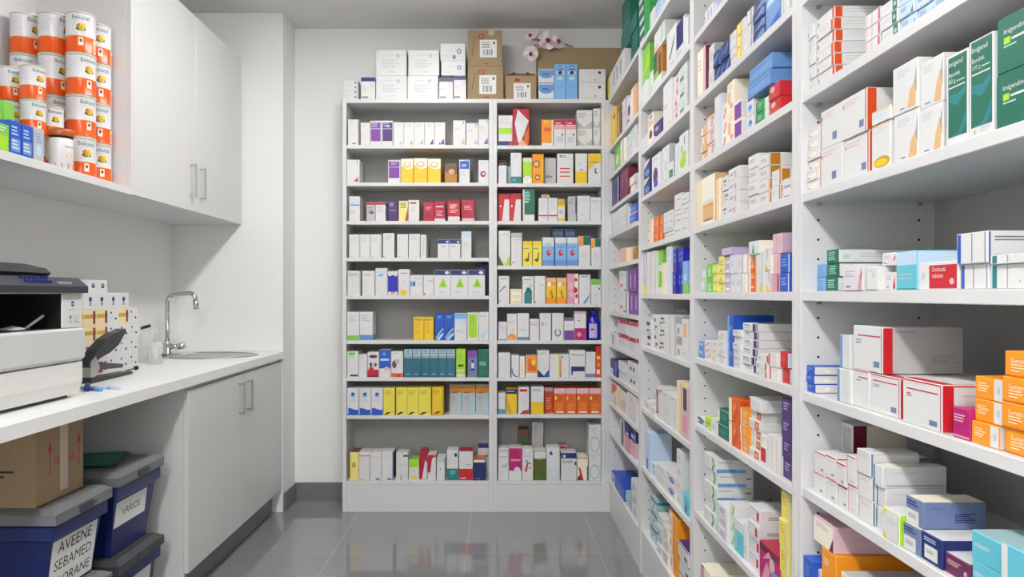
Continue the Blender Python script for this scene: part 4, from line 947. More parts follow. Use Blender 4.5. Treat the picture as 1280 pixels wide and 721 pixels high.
@R 3 fourth shelf, right back rack
623.2 637.8 288.2 | white carton, green foot corners | W | p 0 0 .45 0 0 .3 olive;p .5 0 1 0 1 .3 lime;r .1 .88 .8 .9 G
638.8 652.6 291 | white carton, grey lid | W | b .86 1 G;r .1 .78 .9 .81 rose;l .15 .7 .8 1 .04 ltx;c .2 .1 .1 .03 txt
653.6 665.4 301.2 | yellow carton, black squiggle | lem | b .85 1 yel;l .05 .72 .95 1 .08 txt;p .1 .25 .5 .3 .6 .55 .7 .55 .65 .2 .4 .15 brn
665.8 677.4 301.2 | yellow carton, black squiggle | lem | b .85 1 yel;l .05 .72 .95 1 .08 txt;p .1 .25 .5 .3 .6 .55 .7 .55 .65 .2 .4 .15 brn
678 692.6 296.5 | light blue carton, red ball | sky | r 0 .7 1 1 W;w H2O .2 .72 .8 grn;c .55 .45 .2 .11 red;c .6 .48 .08 .04 pink;b 0 .2 lb
693.8 708 296.5 | light blue carton, red ball | sky | r 0 .8 1 1 W;w H2O .2 .62 .8 blue;c .5 .45 .2 .11 red;c .55 .48 .08 .04 pink;b 0 .2 lb
708.6 722.8 296.5 | light blue carton, red ball | sky | r 0 .8 1 1 W;w H2O .2 .62 .8 blue;c .5 .45 .2 .11 red;c .55 .48 .08 .04 pink;b 0 .2 lb
690.6 704.8 285.5 off.13 d.1 | slate carton behind the ball cartons | slate | w ACRI .1 .84 .9 ltx
705.8 719.7 285.5 off.13 d.1 | slate carton behind the ball cartons | slate | w ACRI .1 .84 .9 ltx
723.4 738 294.9 | white carton, orange-green top | W | r 0 .66 .35 1 amb;r .38 .7 1 1 dgrn;l .2 .5 .8 4 .06 ltx
739 752.6 298.3 | white carton, orange-green top | W | r 0 .66 .35 1 amb;r .38 .7 1 1 dgrn;l .2 .5 .8 4 .06 ltx
@R 4 fifth shelf, right back rack
623.3 636.6 344.8 | white carton, dark red feather | W | p .05 .45 .5 .62 .8 .66 .4 .54 .1 .42 wine;l .15 .92 .85 1 .06 txt;c .12 .1 .05 .03 txt
637.6 652.6 361 | low cream carton | cream | r .1 .2 .95 .8 C;l .2 .55 .85 2 .12 ltx
653 667.3 345.4 | white carton, green cross shape | W | p .15 0 .85 0 .85 .45 .65 .6 .4 .6 .15 .35 dgrn;r .15 .03 .85 .4 teal;c .7 .65 .15 .08 mint;l .15 .9 .8 1 .06 txt
668 681.8 344.8 | plain white carton, small grey word | W | w fem .5 .65 .85 txt;c .08 .06 .06 .03 red
682.6 695.2 346.9 | orange-yellow carton, pale circle | amb | r 0 .25 1 .7 yel;c .3 .75 .2 .1 C;b .82 1 tan;p .4 .3 .6 .35 .6 .55 .4 .5 gold;p .5 .2 .7 .25 .65 .4 olive
695.6 708.2 346.9 | orange-yellow carton, pale circle | amb | r 0 .25 1 .7 yel;c .3 .75 .2 .1 C;b .82 1 tan;p .4 .3 .6 .35 .6 .55 .4 .5 gold;p .5 .2 .7 .25 .65 .4 olive
708.8 723 341.8 | pink carton with red flowers | pink | r .7 0 1 1 C;c .8 .8 .12 .06 crim;c .75 .45 .18 .1 crim;c .85 .25 .12 .07 red;c .3 .6 .2 .15 rose;c .35 .3 .2 .1 rose
723.8 738 343.2 | white carton, blue diagonal stripe | W | p .3 0 .6 0 1 .3 .9 .3 lb;l .15 .95 .85 1 .06 txt;p .05 .2 .2 .2 .4 .35 .3 .35 pale
738.6 752.4 349 | white carton with green top | W | b .78 1 lgrn;l .2 .7 .8 1 .05 mint;c .85 .62 .1 .05 teal;l .3 .45 .8 3 .06 ltx
@R 5 sixth shelf, right back rack
623 633.6 402.2 | low white carton, slate foot line | W | b 0 .05 slate;l .1 .8 .9 4 .08 lil
633.9 646.2 392 | white carton, orange splash foot | W | c .5 .08 .48 .17 amb;c .3 .05 .2 .1 tan;r .2 .65 .7 .68 pink;c .6 .4 .08 .04 tan
646.7 661.3 391.4 | tall white carton, steel blue foot | W | b 0 .12 slate;r .2 .36 .8 .4 G
662.3 674 398.6 | white carton, pink word | W | w Ginor .05 .7 .95 mag;r 0 .85 1 .9 rose
674.7 688.8 391.4 | white carton, dark blue B | W | w B .15 .55 .35 navy;l .4 .65 .8 2 .05 ltx;l .3 .9 .9 2 .05 pale
690 704.6 391.4 | white carton, round blue swirl | W | c .5 .28 .3 .15 slate;c .5 .28 .18 .09 W;r .4 .35 .6 .45 W;l .15 .92 .8 1 .05 ltx;c .4 .05 .08 .02 mint
705.2 717.8 397.8 | low carton, purple lower half | W | b 0 .45 pur;b .9 1 pur;l .2 .75 .6 2 .06 ltx
718.2 732.6 389.2 | tall carton, magenta lower third | W | b 0 .42 mag;b .92 1 mauve;l .1 .8 .9 1 .04 rose;l .2 .7 .5 1 .05 crim;c .4 .2 .2 .08 pink
734.8 752.4 388.3 kbottle d.08 | blue plastic bottle, lilac label | bot |
@R 6 seventh shelf, right back rack
622.8 638 440.7 | plain white carton in corner | W | l .1 .78 .8 1 .06 ltx;l .1 .7 .8 1 .03 ltx
639.2 648.9 443.8 d.2 | white carton, navy arc at foot | W | p 0 .4 .05 .2 .3 .05 .7 0 .9 .05 .5 .06 .2 .2 .1 .4 navy;l .3 .85 .7 1 .05 ltx
649.6 656 445.5 off.02 | thin rose-striped white carton | C | r .3 .1 .5 .9 rose
657 671.5 444.4 | orange carton, white foot | W | r .05 .2 1 1 amb;r .2 .3 .9 .85 org;c .7 .7 .2 .15 yel;p .2 .2 .8 .2 .5 .25 amb
671.8 686.6 438 | tall white carton, navy V foot | W | p 0 0 1 0 1 .3 .55 .05 0 .3 navy;p .6 0 1 0 1 .25 blue;w Lehni .1 .87 .75 txt;c .6 .35 .08 .04 rose
687 699.6 442.7 | white carton, yellow right edge | W | r .85 0 1 1 pyel;l .15 .85 .6 1 .06 tan
700 711.4 442.7 | white carton, amber left edge | W | r .0 .05 .15 .8 amb;c .2 .88 .1 .05 brn;l .4 .9 .9 2 .06 ltx;r 0 0 .1 .08 brn
711.8 731.6 437.6 | wide white carton, black band | W | w Remisot .15 .8 .9 K;r .1 .22 .98 .4 navy;r .1 .08 .2 .24 navy;l .15 .68 .7 1 .04 ltx
732.2 744.5 439.9 | white carton, slate blue foot | W | b 0 .14 slate;l .15 .9 .8 2 .05 ltx
745 753 432.3 | tall orange-red carton | dorg | r 0 .75 1 1 red;r .1 .58 .9 .68 yel;r .1 .1 .8 .25 C;c .5 .4 .3 .08 amb
@R 7 eighth shelf, right back rack
622.8 632 491 | small white carton, blue foot | W | b 0 .24 lb;l .1 .8 .9 1 .04 pink;r .9 .2 1 .9 rose
632.5 646.2 485.7 | yellow carton, navy top | yel | b .8 1 navy;l .1 .92 .85 1 .08 lil;p 0 .1 .3 0 .6 0 .2 .5 0 .8 mus
647.8 661.3 483.8 | white carton, red heading | W | r .1 .84 .85 .94 red;p .1 0 1 0 1 .15 .5 .14 red;p .2 0 .5 0 .9 .12 .6 .1 brn;w Cys .2 .4 .85 G;l .2 .7 .8 2 .05 ltx
663.8 679.7 483.3 | white-topped carton, yellow lower half | W | b 0 .44 yel;l .1 .93 .9 2 .06 txt;l .15 .75 .7 1 .05 ltx
680.4 691.3 484 off.06 | dark orange carton set back | dorg | b .85 1 mauve;l .2 .6 .8 5 .1 tan
692.5 706.6 485 | orange carton, pink top | org | b .8 1 rose;c .15 .62 .1 .07 lem;l .3 .7 .9 2 .1 dorg;l .2 .4 .9 3 .09 amb;r .2 .05 .85 .11 C
706.9 720.4 485 | orange carton, pink top | org | b .8 1 rose;c .15 .62 .1 .07 lem;l .3 .7 .9 2 .1 dorg;l .2 .4 .9 3 .09 amb;r .2 .05 .85 .11 C
720.7 736.1 485 | orange carton, pink top | org | b .8 1 rose;c .15 .62 .1 .07 lem;l .3 .7 .9 2 .1 dorg;l .2 .4 .9 3 .09 amb;r .2 .05 .85 .11 C
736.4 751.5 485 | orange carton, pink top | org | b .8 1 rose;c .15 .62 .1 .07 lem;l .3 .7 .9 2 .1 dorg;l .2 .4 .9 3 .09 amb;r .2 .05 .85 .11 C
@R 8 lowest shelf, right back rack
622.8 635.6 560.5 | white carton, grey lid line | W | r .1 .72 .9 .76 G;c .6 .45 .3 .05 aqua;r .8 .48 .9 .54 txt;b .88 1 ltx
636 652.2 559.8 | magenta carton, white foot | W | p 0 .3 1 .3 1 1 0 1 mag;c .65 .3 .25 .12 W;r .15 .6 .9 .66 pink;c .5 .84 .25 .08 crim
652.8 666.6 561.4 | white carton with running figure | W | r .1 .76 .8 .8 rose;p .2 .3 .45 .6 .55 .55 .4 .25 red;c .7 .4 .1 .06 amb;c .65 .55 .12 .03 grn;c .4 .62 .08 .04 brn
667.4 682.8 564 | olive carton, white top | olive | b .76 1 W;K r 0 0 1 1 W;r .2 .72 .7 .75 lgrn;c .5 .45 .2 .05 brn
683.2 699.8 559.8 | tall white carton, pale ring foot | W | c .5 .2 .42 .18 pale;c .5 .2 .32 .13 W;p .2 .85 .35 .92 .5 .8 .3 .78 navy;l .4 .85 .8 1 .04 pale
701.4 720.8 565.7 | white carton, navy top band | W | b .8 1 navy;c .2 .88 .1 .06 W;w Eutyfh .1 .6 .75 navy;r .88 .55 1 .68 navy;l .15 .2 .6 1 .04 ltx
721.6 735.2 571 | cream carton, red swirl corner | C | p 0 .1 .3 .3 .4 0 0 0 wine;p .3 0 .6 0 .3 .5 .1 .6 red;r .9 0 1 .6 olive;b .92 1 tan
736 753 531 lv2 | white carton, teal corner rings | W | c .5 .3 .45 .28 aqua;c .5 .3 .34 .22 W;l .2 .88 .7 2 .08 rose;r 0 .9 1 .93 ltx
665.3 679 527.6 off.135 d.09 | tall teal-footed carton in back row | W | b 0 .55 slate;r .05 .5 .95 .98 G;l .2 .93 .5 4 .04 steel
648 661 536 off.135 d.09 | brown-orange carton in back row | brn | p 0 .3 .6 .5 1 .6 1 0 0 0 gold;c .4 .75 .3 .08 dgrn;c .3 .6 .3 .05 org
698 709 556 off.135 d.08 | pink carton in back row | pink | b 0 .8 pink;c .5 .9 .4 .05 crim
''')
OS = 'r .93 0 1 1 dorg;S r 0 0 .08 1 dorg;S l .14 .85 .8 2 .2 ltx'
TH = 'l .1 .85 .85 1 .14 ltx;l .3 .5 .9 1 .1 rose;r .04 .25 .1 .6 txt'
PT = 'l .08 .9 .7 2 .1 ltx'
parse('''
@4 2 top visible shelf, nearest rack
1002 1018 41 lv5 d.18 | flat white carton | W | l .1 .85 .85 1 .14 ltx;l .3 .5 .9 1 .1 rose;r .04 .15 .12 .5 slate
1018.6 1040 25 lv6 d.2 | flat orange-edged white carton | W | l .15 .85 .8 1 .14 ltx;l .3 .5 .8 1 .1 rose;r .03 .2 .1 .6 slate;r .88 0 1 1 dorg;S r 0 0 .07 1 dorg;S l .1 .8 .8 1 .12 ltx;S l .1 .5 .6 1 .12 ltx
1080.5 1099.5 21 lv3 d.1 | pink-striped white carton | W | v .05 .12 rose;v .4 .5 rose;v .85 1 pink;r .9 .1 .98 .9 crim;S l .1 .8 .8 3 .15 ltx
1100 1121 8 lv3 d.12 | green-edged white carton | W | v .68 .96 dgrn;l .1 .8 .6 3 .15 ltx;c .82 .5 .08 .2 aqua
1121.6 1140 -6 lv3 d.12 | pale lilac carton, red wedge | pale | p .85 0 1 0 1 .7 wine;l .1 .8 .7 3 .14 slate
1140.6 1163.4 -19 lv3 d.12 | wider pale lilac carton | pale | p .88 0 1 0 1 .7 wine;l .1 .8 .7 3 .14 slate
1164 1190 -33 lv3 d.12 | wide pale carton beyond lilac ones | pale | l .1 .8 .7 3 .14 slate
@4 3 second visible shelf, nearest rack
1002 1023 167 lv6 d.16 | flat white carton | W | l .15 .9 .9 1 .14 ltx;r .15 .25 .85 .7 C;l .2 .6 .8 1 .12 rose;c .2 .3 .05 .12 slate
1024 1051.4 141 lv2 d.2 | broad white carton | W | r .55 .14 .75 .34 slate;l .1 .92 .8 2 .08 rose;r .05 .75 .1 .85 slate;r 0 0 .03 1 org
1051.8 1083 126 lv2 d.2 | broad orange-edged white carton | W | r .72 .12 .9 .3 slate;l .08 .9 .85 2 .08 rose;r .05 .75 .09 .85 slate;v .96 1 dorg;S r 0 0 .08 1 dorg;S r .8 .1 .82 .9 ltx
1089.5 1113 159 d.15 | white carton, yellow blob below | W | c .55 .14 .45 .13 mus;c .5 .13 .36 .08 yel;l .1 .9 .9 2 .06 pale;r 0 .97 1 1 tan
1089.5 1113 141 on d.15 | low tan-edged white carton | W | b .9 1 tan;l .1 .7 .8 2 .2 pale
1113.6 1144 87.5 lv2 d.16 | white carton, tan swoosh | W | p .62 .04 .95 .04 1 .7 .86 .5 .72 .4 tan;p .9 .5 1 .9 1 .3 steel;l .15 .9 .7 3 .06 ltx;r .3 .06 .5 .09 txt
1145.3 1174.6 80.5 lv2 d.16 | large white carton, tan swoosh | W | p .62 .04 .92 .04 1 .6 .88 .7 .72 .4 tan;p .9 .6 1 .95 1 .3 steel;l .12 .9 .7 3 .06 ltx;r .2 .06 .45 .09 txt;S l .1 .9 .6 1 .05 ltx
1182.8 1209.6 72.5 d.12 | tall green carton, white logo | W | r .08 .08 1 .98 dgrn;p .12 .48 .55 .42 .95 .55 .95 .62 .6 .55 .12 .56 teal;p .15 .08 .6 .12 .97 .35 .97 .2 .7 .08 teal;w Imigend .12 .86 .8 W;w Bendek .12 .76 .68 W;w 80_g .12 .67 .45 W;r .5 .685 .9 .7 mint;r .12 .63 .92 .645 W;S r 0 .08 1 1 G
1211 1241.4 54 d.12 | taller green carton, white logo | W | r .08 .1 1 .99 dgrn;p .12 .46 .55 .4 .95 .53 .95 .6 .6 .53 .12 .54 teal;p .15 .1 .6 .14 .97 .35 .97 .2 .7 .1 teal;w Imigend .12 .86 .8 W;w Bendek .12 .77 .68 W;w 200_g .12 .685 .5 rose;r .55 .7 .9 .715 mint;r .12 .64 .92 .655 W;r .2 .03 .3 .07 G;l .5 .08 .9 2 .03 ltx
1242.4 1330 26 lv2 d.2 | wide glossy green carton | dgrn | w Imigendmax .1 .66 .5 W;r .1 .5 .2 .62 lime;r .22 .54 .44 .58 W;r .1 .44 .3 .47 mint
@4 4 eye level shelf, nearest rack
1013.6 1030.4 331 lv2 off.03 d.15 | light blue carton | sky | l .1 .85 .9 4 .2 lb;b 0 .05 lb
1030.6 1045 312.7 lv3 off.012 d.17 | green-ended long white carton | dgrn | l .15 .85 .8 4 .18 mint;S r 0 0 1 1 W;S l .25 .7 .6 2 .2 ltx;S r .05 .3 .12 .6 mint
1053.6 1077.8 332.4 d.03 off.001 | small white carton, pink wave | W | p .78 0 1 0 1 .95 .85 .5 pink;p .9 .3 1 .6 1 1 mag;l .1 .8 .7 3 .1 lil;r .15 .1 .4 .18 txt
1083 1097 333.6 d.03 off.002 | small plain white carton | W | r .6 .55 .65 .75 txt;r .0 0 1 .04 ltx;l .15 .9 .7 2 .08 ltx
1098.4 1119.8 341 d.12 | low white carton, red corner | W | p .75 .05 1 .05 .95 .8 .8 .4 red;l .1 .85 .7 3 .1 lil;r .1 .12 .35 .2 txt
1102.6 1119.8 316.6 on d.12 | upper white carton, red corner | W | p .8 .3 1 .5 1 .9 red;l .1 .8 .7 3 .1 lil;r .1 .12 .35 .2 txt
1120.4 1146.4 315 d.2 | light blue and turquoise carton | turq | b .65 1 pale;r .0 .0 1 .03 teal;l .1 .42 .8 2 .1 aqua;S r 0 0 1 1 pale;S l .2 .9 .9 2 .08 W
1147 1198 328.6 d.1 | red-fronted white carton | W | r .28 .02 .98 .9 red;w Dobutal .36 .66 .7 W;w tablets .36 .42 .64 W;c .12 .5 .05 .16 ltx;c .86 .28 .06 .12 rose;r .3 .08 .95 .12 crim
1198.6 1237 331 d.2 | blue-striped white carton | W | r 0 0 .14 1 slate;v .04 .12 blue;v .45 .48 slate;v .92 .95 slate
1238 1283 331 d.2 | larger blue-striped white carton | W | v .04 .18 teal;v .48 .5 slate;c .85 .3 .03 .06 G
1238 1283 319 on d.2 | flat white carton atop striped one | W | v .04 .18 teal;v .48 .5 slate
1194 1234.6 293 on d.2 | upper blue-striped white carton | W | v .02 .14 blue;v .5 .53 slate;v .93 .96 slate;S l .04 .85 .6 2 .1 txt;S r .04 .2 .25 .26 ltx;S r 0 0 .015 1 slate
@4 5 shelf below eye level, nearest rack
1004 1017 455 lv3 d.2 off.01 | flat blue-ended white carton | blue | l .15 .8 .8 2 .2 sky;S r 0 0 1 1 W;S r .1 .3 .9 .6 C;S l .15 .7 .7 2 .2 ltx
1046 1063.4 458.8 d.15 | white carton, blue curved end | W | v .02 .2 lb;v .5 .54 ltx;v .75 .78 ltx
1049.8 1063.4 417.6 on d.15 | upper white carton, blue curved end | W | v .02 .25 lb;v .5 .54 ltx;v .75 .78 ltx
1064 1086.4 459.5 d.16 | white carton at broad row start | W | l .1 .93 .8 2 .05 pale;r .3 .8 .95 .83 crim;l .15 .74 .5 1 .06 slate;b .97 1 red
1086.8 1125 465 d.16 | broad white carton, red end | W | l .06 .94 .4 1 .04 pale;r .1 .82 .92 .85 crim;l .1 .74 .35 2 .05 slate;r .72 .1 .9 .24 slate;S r 0 0 .3 1 red;b .97 1 red;v .98 1 crim;K r 0 0 1 .12 red
1128.4 1177.4 471 d.18 | broadest white carton, red end | W | l .06 .94 .4 1 .04 pale;r .1 .78 .92 .81 crim;l .1 .7 .3 2 .05 crim;r .7 .08 .9 .2 slate;S r 0 0 .09 1 red;S l .15 .8 .5 1 .05 rose;b .97 1 red;v .98 1 crim;K r 0 0 1 .1 red
1066.4 1103 406 on d.135 | upper broad white carton, red end | W | l .06 .92 .4 1 .05 pale;r .15 .78 .95 .81 crim;l .08 .7 .35 2 .06 slate;r .72 .1 .92 .24 slate;S r 0 0 .12 1 red;S r .12 0 1 1 G;S l .15 .92 .5 1 .03 txt;S l .6 .4 .95 4 .05 steel;v .98 1 crim
1191 1212.6 507 off.012 d.12 | magenta carton | mag | l .05 .8 .95 3 .1 rose;r 0 .02 1 .08 pink;S r 0 0 1 1 mag
1213.4 1248.6 468.8 lv3 d.14 | small orange carton, white end | amb | r .7 0 1 1 W;l .1 .75 .6 4 .12 cream;c .86 .5 .06 .2 ltx;S r 0 0 1 1 W
1250 1330 437.6 lv4 d.14 | large orange carton | amb | r 0 0 1 .04 org;w Sumatra .1 .55 .4 C;l .1 .5 .45 2 .12 cream;r .1 .2 .25 .24 C
@4 6 second shelf below eye level, nearest rack
1016.7 1030.8 562 lv2 d.065 | small white carton, first column | W | b .94 1 red;l .15 .85 .85 2 .08 ltx;r .55 .12 .8 .22 txt
1031 1044.4 566.4 lv2 d.065 | small white carton, second column | W | b .94 1 red;l .15 .85 .85 2 .08 ltx;r .55 .12 .8 .22 txt
1044.8 1057 575 lv2 d.065 | small white carton, third column | W | b .92 1 red;l .15 .85 .85 2 .08 ltx;r .55 .12 .8 .22 slate
1058 1069.8 566.8 lv2 d.13 | red-outlined white carton | W | r 0 0 .05 1 red;b .96 1 crim;l .2 .88 .9 2 .06 ltx;r .3 .1 .8 .14 rose
1070.6 1087.8 559.3 lv3 d.085 | plum-edged white carton | W | r 0 0 .04 1 rose;b .95 1 rose;l .15 .85 .85 2 .08 ltx;S r 0 0 .04 1 slate
1088.8 1103 577 lv3 d.108 | long white carton, teal edge | W | v .02 .14 teal;r .5 .05 .54 .95 ltx;r .8 .05 .84 .95 ltx;S l .1 .75 .6 1 .08 ltx;S r .05 .08 .95 .12 txt;K r .1 .1 .9 .9 C
1103.6 1124 632 off.004 d.08 | white carton, yellow corners | W | p 0 .7 .3 1 0 1 lem;p 0 .0 .3 0 0 .3 lem;l .2 .75 .8 3 .08 ltx;S r 0 0 .3 1 lime;S r .3 0 1 1 C;r .93 .05 1 .9 lime
1126.4 1150.4 616.5 lv2 d.10 | blue-grey carton | slate | r .0 0 .75 .55 W;l .05 .9 .8 2 .12 navy;r .1 .2 .6 .4 G;S w o_Xilantitol_C .12 .76 .34 navy;S l .5 .6 .9 5 .08 navy;K r 0 0 1 1 C
1050.5 1065.6 526 lv2 off.082 d.11 | back row white carton, dark red end | W | r .15 .2 .9 .9 G;l .2 .85 .8 3 .1 ltx;S r 0 0 .25 1 wine;S r .25 0 1 1 C
1151 1178 661.5 d.14 | navy carton, white panel | navy | r .15 .1 .8 .6 W;l .12 .88 .85 2 .09 pale;r .25 .3 .6 .45 G;S w o_Xilantitol_C .2 .5 .7 W;K r 0 0 1 1 W
1179 1212.4 687 d.14 | plum carton | plum | l .08 .75 .75 3 .1 rose;c .85 .4 .07 .15 lil;K r 0 0 1 1 W;S r 0 0 1 1 plum
1213.6 1250 661 lv2 d.24 | turquoise carton | turq | l .08 .62 .7 3 .05 W;K r 0 0 1 1 aqua;S r 0 0 .18 1 W;S c .09 .6 .05 .12 G;S r .18 0 1 1 turq;S l .3 .6 .9 4 .08 aqua
1251 1340 676 d.2 off.0 | turquoise carton, white stripe | turq | r .0 0 .1 1 W;l .15 .6 .5 3 .08 aqua;K r 0 0 1 1 aqua
@4 7 lowest visible shelf, nearest rack
1004 1016 693 off.004 d.18 | bright blue carton | blue | l .2 .8 .8 5 .08 lb;S r 0 0 1 1 blue
1016.4 1026.6 705 d.1 | small white carton beside blue one | W | l .1 .9 .9 6 .06 ltx
1027 1045 682 d.2 | orange carton under pink one | amb | l .1 .85 .7 3 .05 cream;S r 0 0 1 1 amb
1017 1042 642 on d.2 | pinkish carton tilted atop orange one | rose | p 0 0 .8 0 1 .5 1 1 0 1 C;l .1 .85 .8 3 .08 mauve;S r 0 0 1 1 rose;S l .2 .6 .8 2 .1 mauve;r 0 .96 1 1 mauve;p .8 0 1 0 1 .6 wine
1051 1075 713 d.16 | pale carton in front of orange one | W | l .1 .9 .9 3 .05 pale;K r 0 0 1 1 G
1078 1110 721 d.16 | pale blue carton near the frame edge | pale | l .1 .9 .9 3 .05 slate;K r 0 0 1 1 pale
@3 0 top shelf, second nearest rack
881 892 16 d.12 | white carton, lilac stripe | W | r .3 .1 .5 .9 lil;r .7 .2 .8 .8 lb
892.4 903 5 d.12 | pale lilac carton | lil | r .1 .1 .3 .9 W
@3 1 second shelf, second nearest rack
872 881.6 67 d.12 | pale pink carton, maroon end | rose | r .0 0 .75 1 C;l .1 .8 .6 3 .1 rose;S r 0 0 1 1 wine
882.4 890.6 62 lv2 d.18 | rounded white carton | W | c .5 .5 .3 .25 ltx;r .9 0 1 1 G;S r 0 0 1 1 G
891.6 909.6 68 lv2 d.1 n3 | dark blue swirled carton | navy | p 0 .3 .5 .6 1 .9 1 .7 .4 .3 lb;p .2 0 .6 .1 1 .5 1 .3 blue;S r 0 0 1 1 slate
912 919.4 44 lv4 d.1 | small white carton | W | r .1 .2 .9 .4 ltx
920 931 32 lv3 d.14 | white carton, yellow flank | W | r .0 0 .6 1 yel;l .65 .8 .95 3 .2 ltx;r .1 .1 .4 .9 pyel
931.6 940.4 17 lv3 d.14 | white carton, grey stripe | W | r .55 0 .85 1 steel;S r 0 0 1 1 G
941 956.4 6 lv4 d.13 | navy and blue carton | navy | p 0 .2 .4 .5 .8 .9 1 .6 .5 .2 lb;r .7 .1 .95 .5 slate
957.2 975 -10 d.15 | tall light blue carton | lb | p 0 0 1 .3 1 0 blue;p 0 .6 .5 .9 1 1 1 .6 pale;r 0 .55 1 .6 sky
976.5 986.6 -24 d.15 | tall white grey-striped carton | W | r .2 0 .4 1 G;r .6 0 .7 1 ltx
@3 2 third shelf, second nearest rack
875.6 882 161 lv4 d.12 | peach and brown carton | peach | r .4 .2 .9 .8 tan;r .0 .0 .3 1 C
882.6 892.4 147.8 lv3 d.12 | peach-topped white carton | W | b .75 1 peach;r .5 .1 .8 .6 pink;r .55 .6 .9 .8 steel
893.3 901.4 122.8 d.13 | tall white carton | W | r .8 0 1 1 pale;S r 0 0 1 1 W
901.8 907.6 132 lv3 d.1 | narrow pink-spotted carton | C | c .5 .5 .3 .3 pink;r .1 .0 .3 .3 red
908 917 106.2 lv2 d.13 | peach and white carton | C | r .1 .3 .5 .7 peach;c .6 .2 .2 .1 pink;l .2 .9 .8 3 .06 peach
917.8 926.6 129 lv2 d.13 | purple and white carton | W | r 0 0 1 .85 pur;r 0 .0 .1 .9 mag;b .86 1 C
932.6 941.6 129 lv2 d.13 | white carton, blue print | W | c .5 .5 .3 .25 sky;c .55 .55 .15 .12 blue;l .1 .2 .9 1 .1 pale
942.4 952.4 129 lv2 d.13 | green carton | grn | l .2 .8 .8 3 .15 mint;r 0 0 .15 1 dgrn
953 959.4 124 lv2 d.13 | narrow white carton, green edge | W | r 0 0 .3 1 mint
960.6 974 110 lv2 d.15 | red carton | red | c .35 .7 .22 .2 rose;l .1 .4 .9 2 .15 org;S r 0 0 1 1 red
934 962 89.5 on lv2 d.25 | wide blue carton | lb | r 0 0 1 .06 navy;b .7 .74 blue;l .1 .6 .9 3 .12 sky;S r 0 0 1 1 lb;S b 0 .05 navy
@3 3 fourth shelf, second nearest rack
868.6 893.2 229 off.01 d.1 | cream carton, tan label | C | r 0 0 .3 1 cream;r .35 .05 .95 .42 tan;r .35 .42 .95 .5 W;r .4 .36 .9 .4 amb;r .45 .06 .9 .1 txt;S r 0 0 1 1 tan
894.4 901.4 224.7 d.13 | pale yellow carton | cream | r .6 0 1 1 C
902 909 222 lv3 d.13 | dark-printed white carton | W | r .2 .55 .8 .75 txt;r .3 .3 .7 .4 slate
909.4 923 213 lv4 d.15 | white carton, red figure | W | p .55 .1 .75 .2 .7 .8 .6 .6 pink;r .1 .4 .4 .5 txt;r .2 .55 .6 .62 steel;S r 0 0 1 1 W
935 947 197 lv4 d.2 | plain stacked white carton | W | l .15 .7 .8 2 .18 steel;r 0 0 1 .04 tan
948 961.6 197 lv4 d.2 | amber-edged white carton | W | l .15 .7 .8 2 .18 steel;r 0 0 1 .04 tan;v .96 1 gold;S r 0 0 .12 1 gold
962.2 974 215 lv2 d.2 | gold-edged pale carton | W | l .15 .7 .8 2 .18 ltx;v .85 1 gold;S r 0 0 .1 1 gold
975 986.6 225 lv2 d.2 | white carton, slate foot mark | W | r .2 .1 .9 .25 slate;r 0 0 1 .03 tan
@3 4 eye level shelf, second nearest rack
875.6 881.6 338 lv2 d.12 | small white green-footed carton | W | b 0 .3 mint;r .8 0 1 1 lgrn
882 888.4 330 lv2 d.12 | green carton | lgrn | c .5 .5 .3 .2 mint;c .5 .2 .2 .1 W
888.8 895 331 lv3 d.12 | yellow-green carton | pyel | r .1 .1 .9 .9 lime;r 0 0 1 .08 mus;r .2 .2 .8 .8 pyel
895.4 903.6 321 lv4 d.12 | pale yellow carton | pyel | r 0 0 1 .08 mus;p .1 .2 .9 .2 .5 .8 lime
904 911.2 321 lv4 d.12 | lilac carton | lil | r .2 .2 .8 .5 C;r 0 0 1 .05 mauve
911.5 919.2 319 lv2 d.12 | white carton, pale flank | W | r .8 0 1 1 pale;c .4 .5 .2 .2 ltx
919.8 927.8 319 lv2 d.12 | white carton, lilac flank | W | r .8 0 1 1 lil;c .4 .5 .2 .2 ltx
928.4 934.8 318 lv2 d.12 | pinkish white carton | C | r .6 0 1 1 rose
935.2 941.4 327 lv3 d.12 | orange carton | org | r 0 .4 1 .5 C;r .2 .6 .8 .8 amb
941.8 947.8 318 lv2 d.12 | white carton, orange edge | W | r 0 0 .3 1 peach
948.4 955.2 314.6 lv1 d.13 | tall white striped carton | W | r .5 0 .6 1 steel;p 0 0 .9 0 0 .25 yel
955.6 961.6 311 lv2 d.13 | white carton, yellow wedge | W | p 0 0 .9 0 0 .35 yel;r .5 .5 .6 .95 txt
962 973.6 342.8 lv1 d.13 | rose-pink carton | pink | r 0 0 .3 1 rose;r .85 0 1 1 wine
974.6 986.4 318 lv2 d.13 | blue carton, white lines | blue | l .15 .75 .8 3 .16 sky;r .9 0 1 1 C
902 914 311 on d.14 | wide lilac carton atop others | lil | l .1 .8 .9 3 .2 mauve;S r 0 0 1 1 lil
936 949 302.5 on d.14 | white green-cornered carton atop others | W | p .3 0 .6 0 .45 .9 grn;r 0 0 1 .06 mint;S r 0 0 1 1 C
962.4 974 318 on d.14 | pale pink carton, middle level | rose | r 0 0 .4 1 C;r .85 0 1 1 pink
966 978 293 on d.14 | pink carton topmost on pile | rose | r .4 0 .5 1 pink;l .55 .8 .95 3 .14 mauve;S r 0 0 1 1 mauve
@3 5 shelf below eye level, second nearest rack
872.6 878.4 426 lv2 d.1 | small blue carton | lb | r .1 .6 .9 .8 pale;r 0 0 1 .1 blue
879 887.4 425 lv3 d.12 | orange-printed white carton | W | c .5 .5 .25 .25 peach;r .1 .1 .3 .3 red;r .6 .6 .9 .8 steel
888 896 425 lv3 d.12 | white carton, wine print | W | c .5 .6 .3 .2 rose;r .2 .2 .7 .3 tan
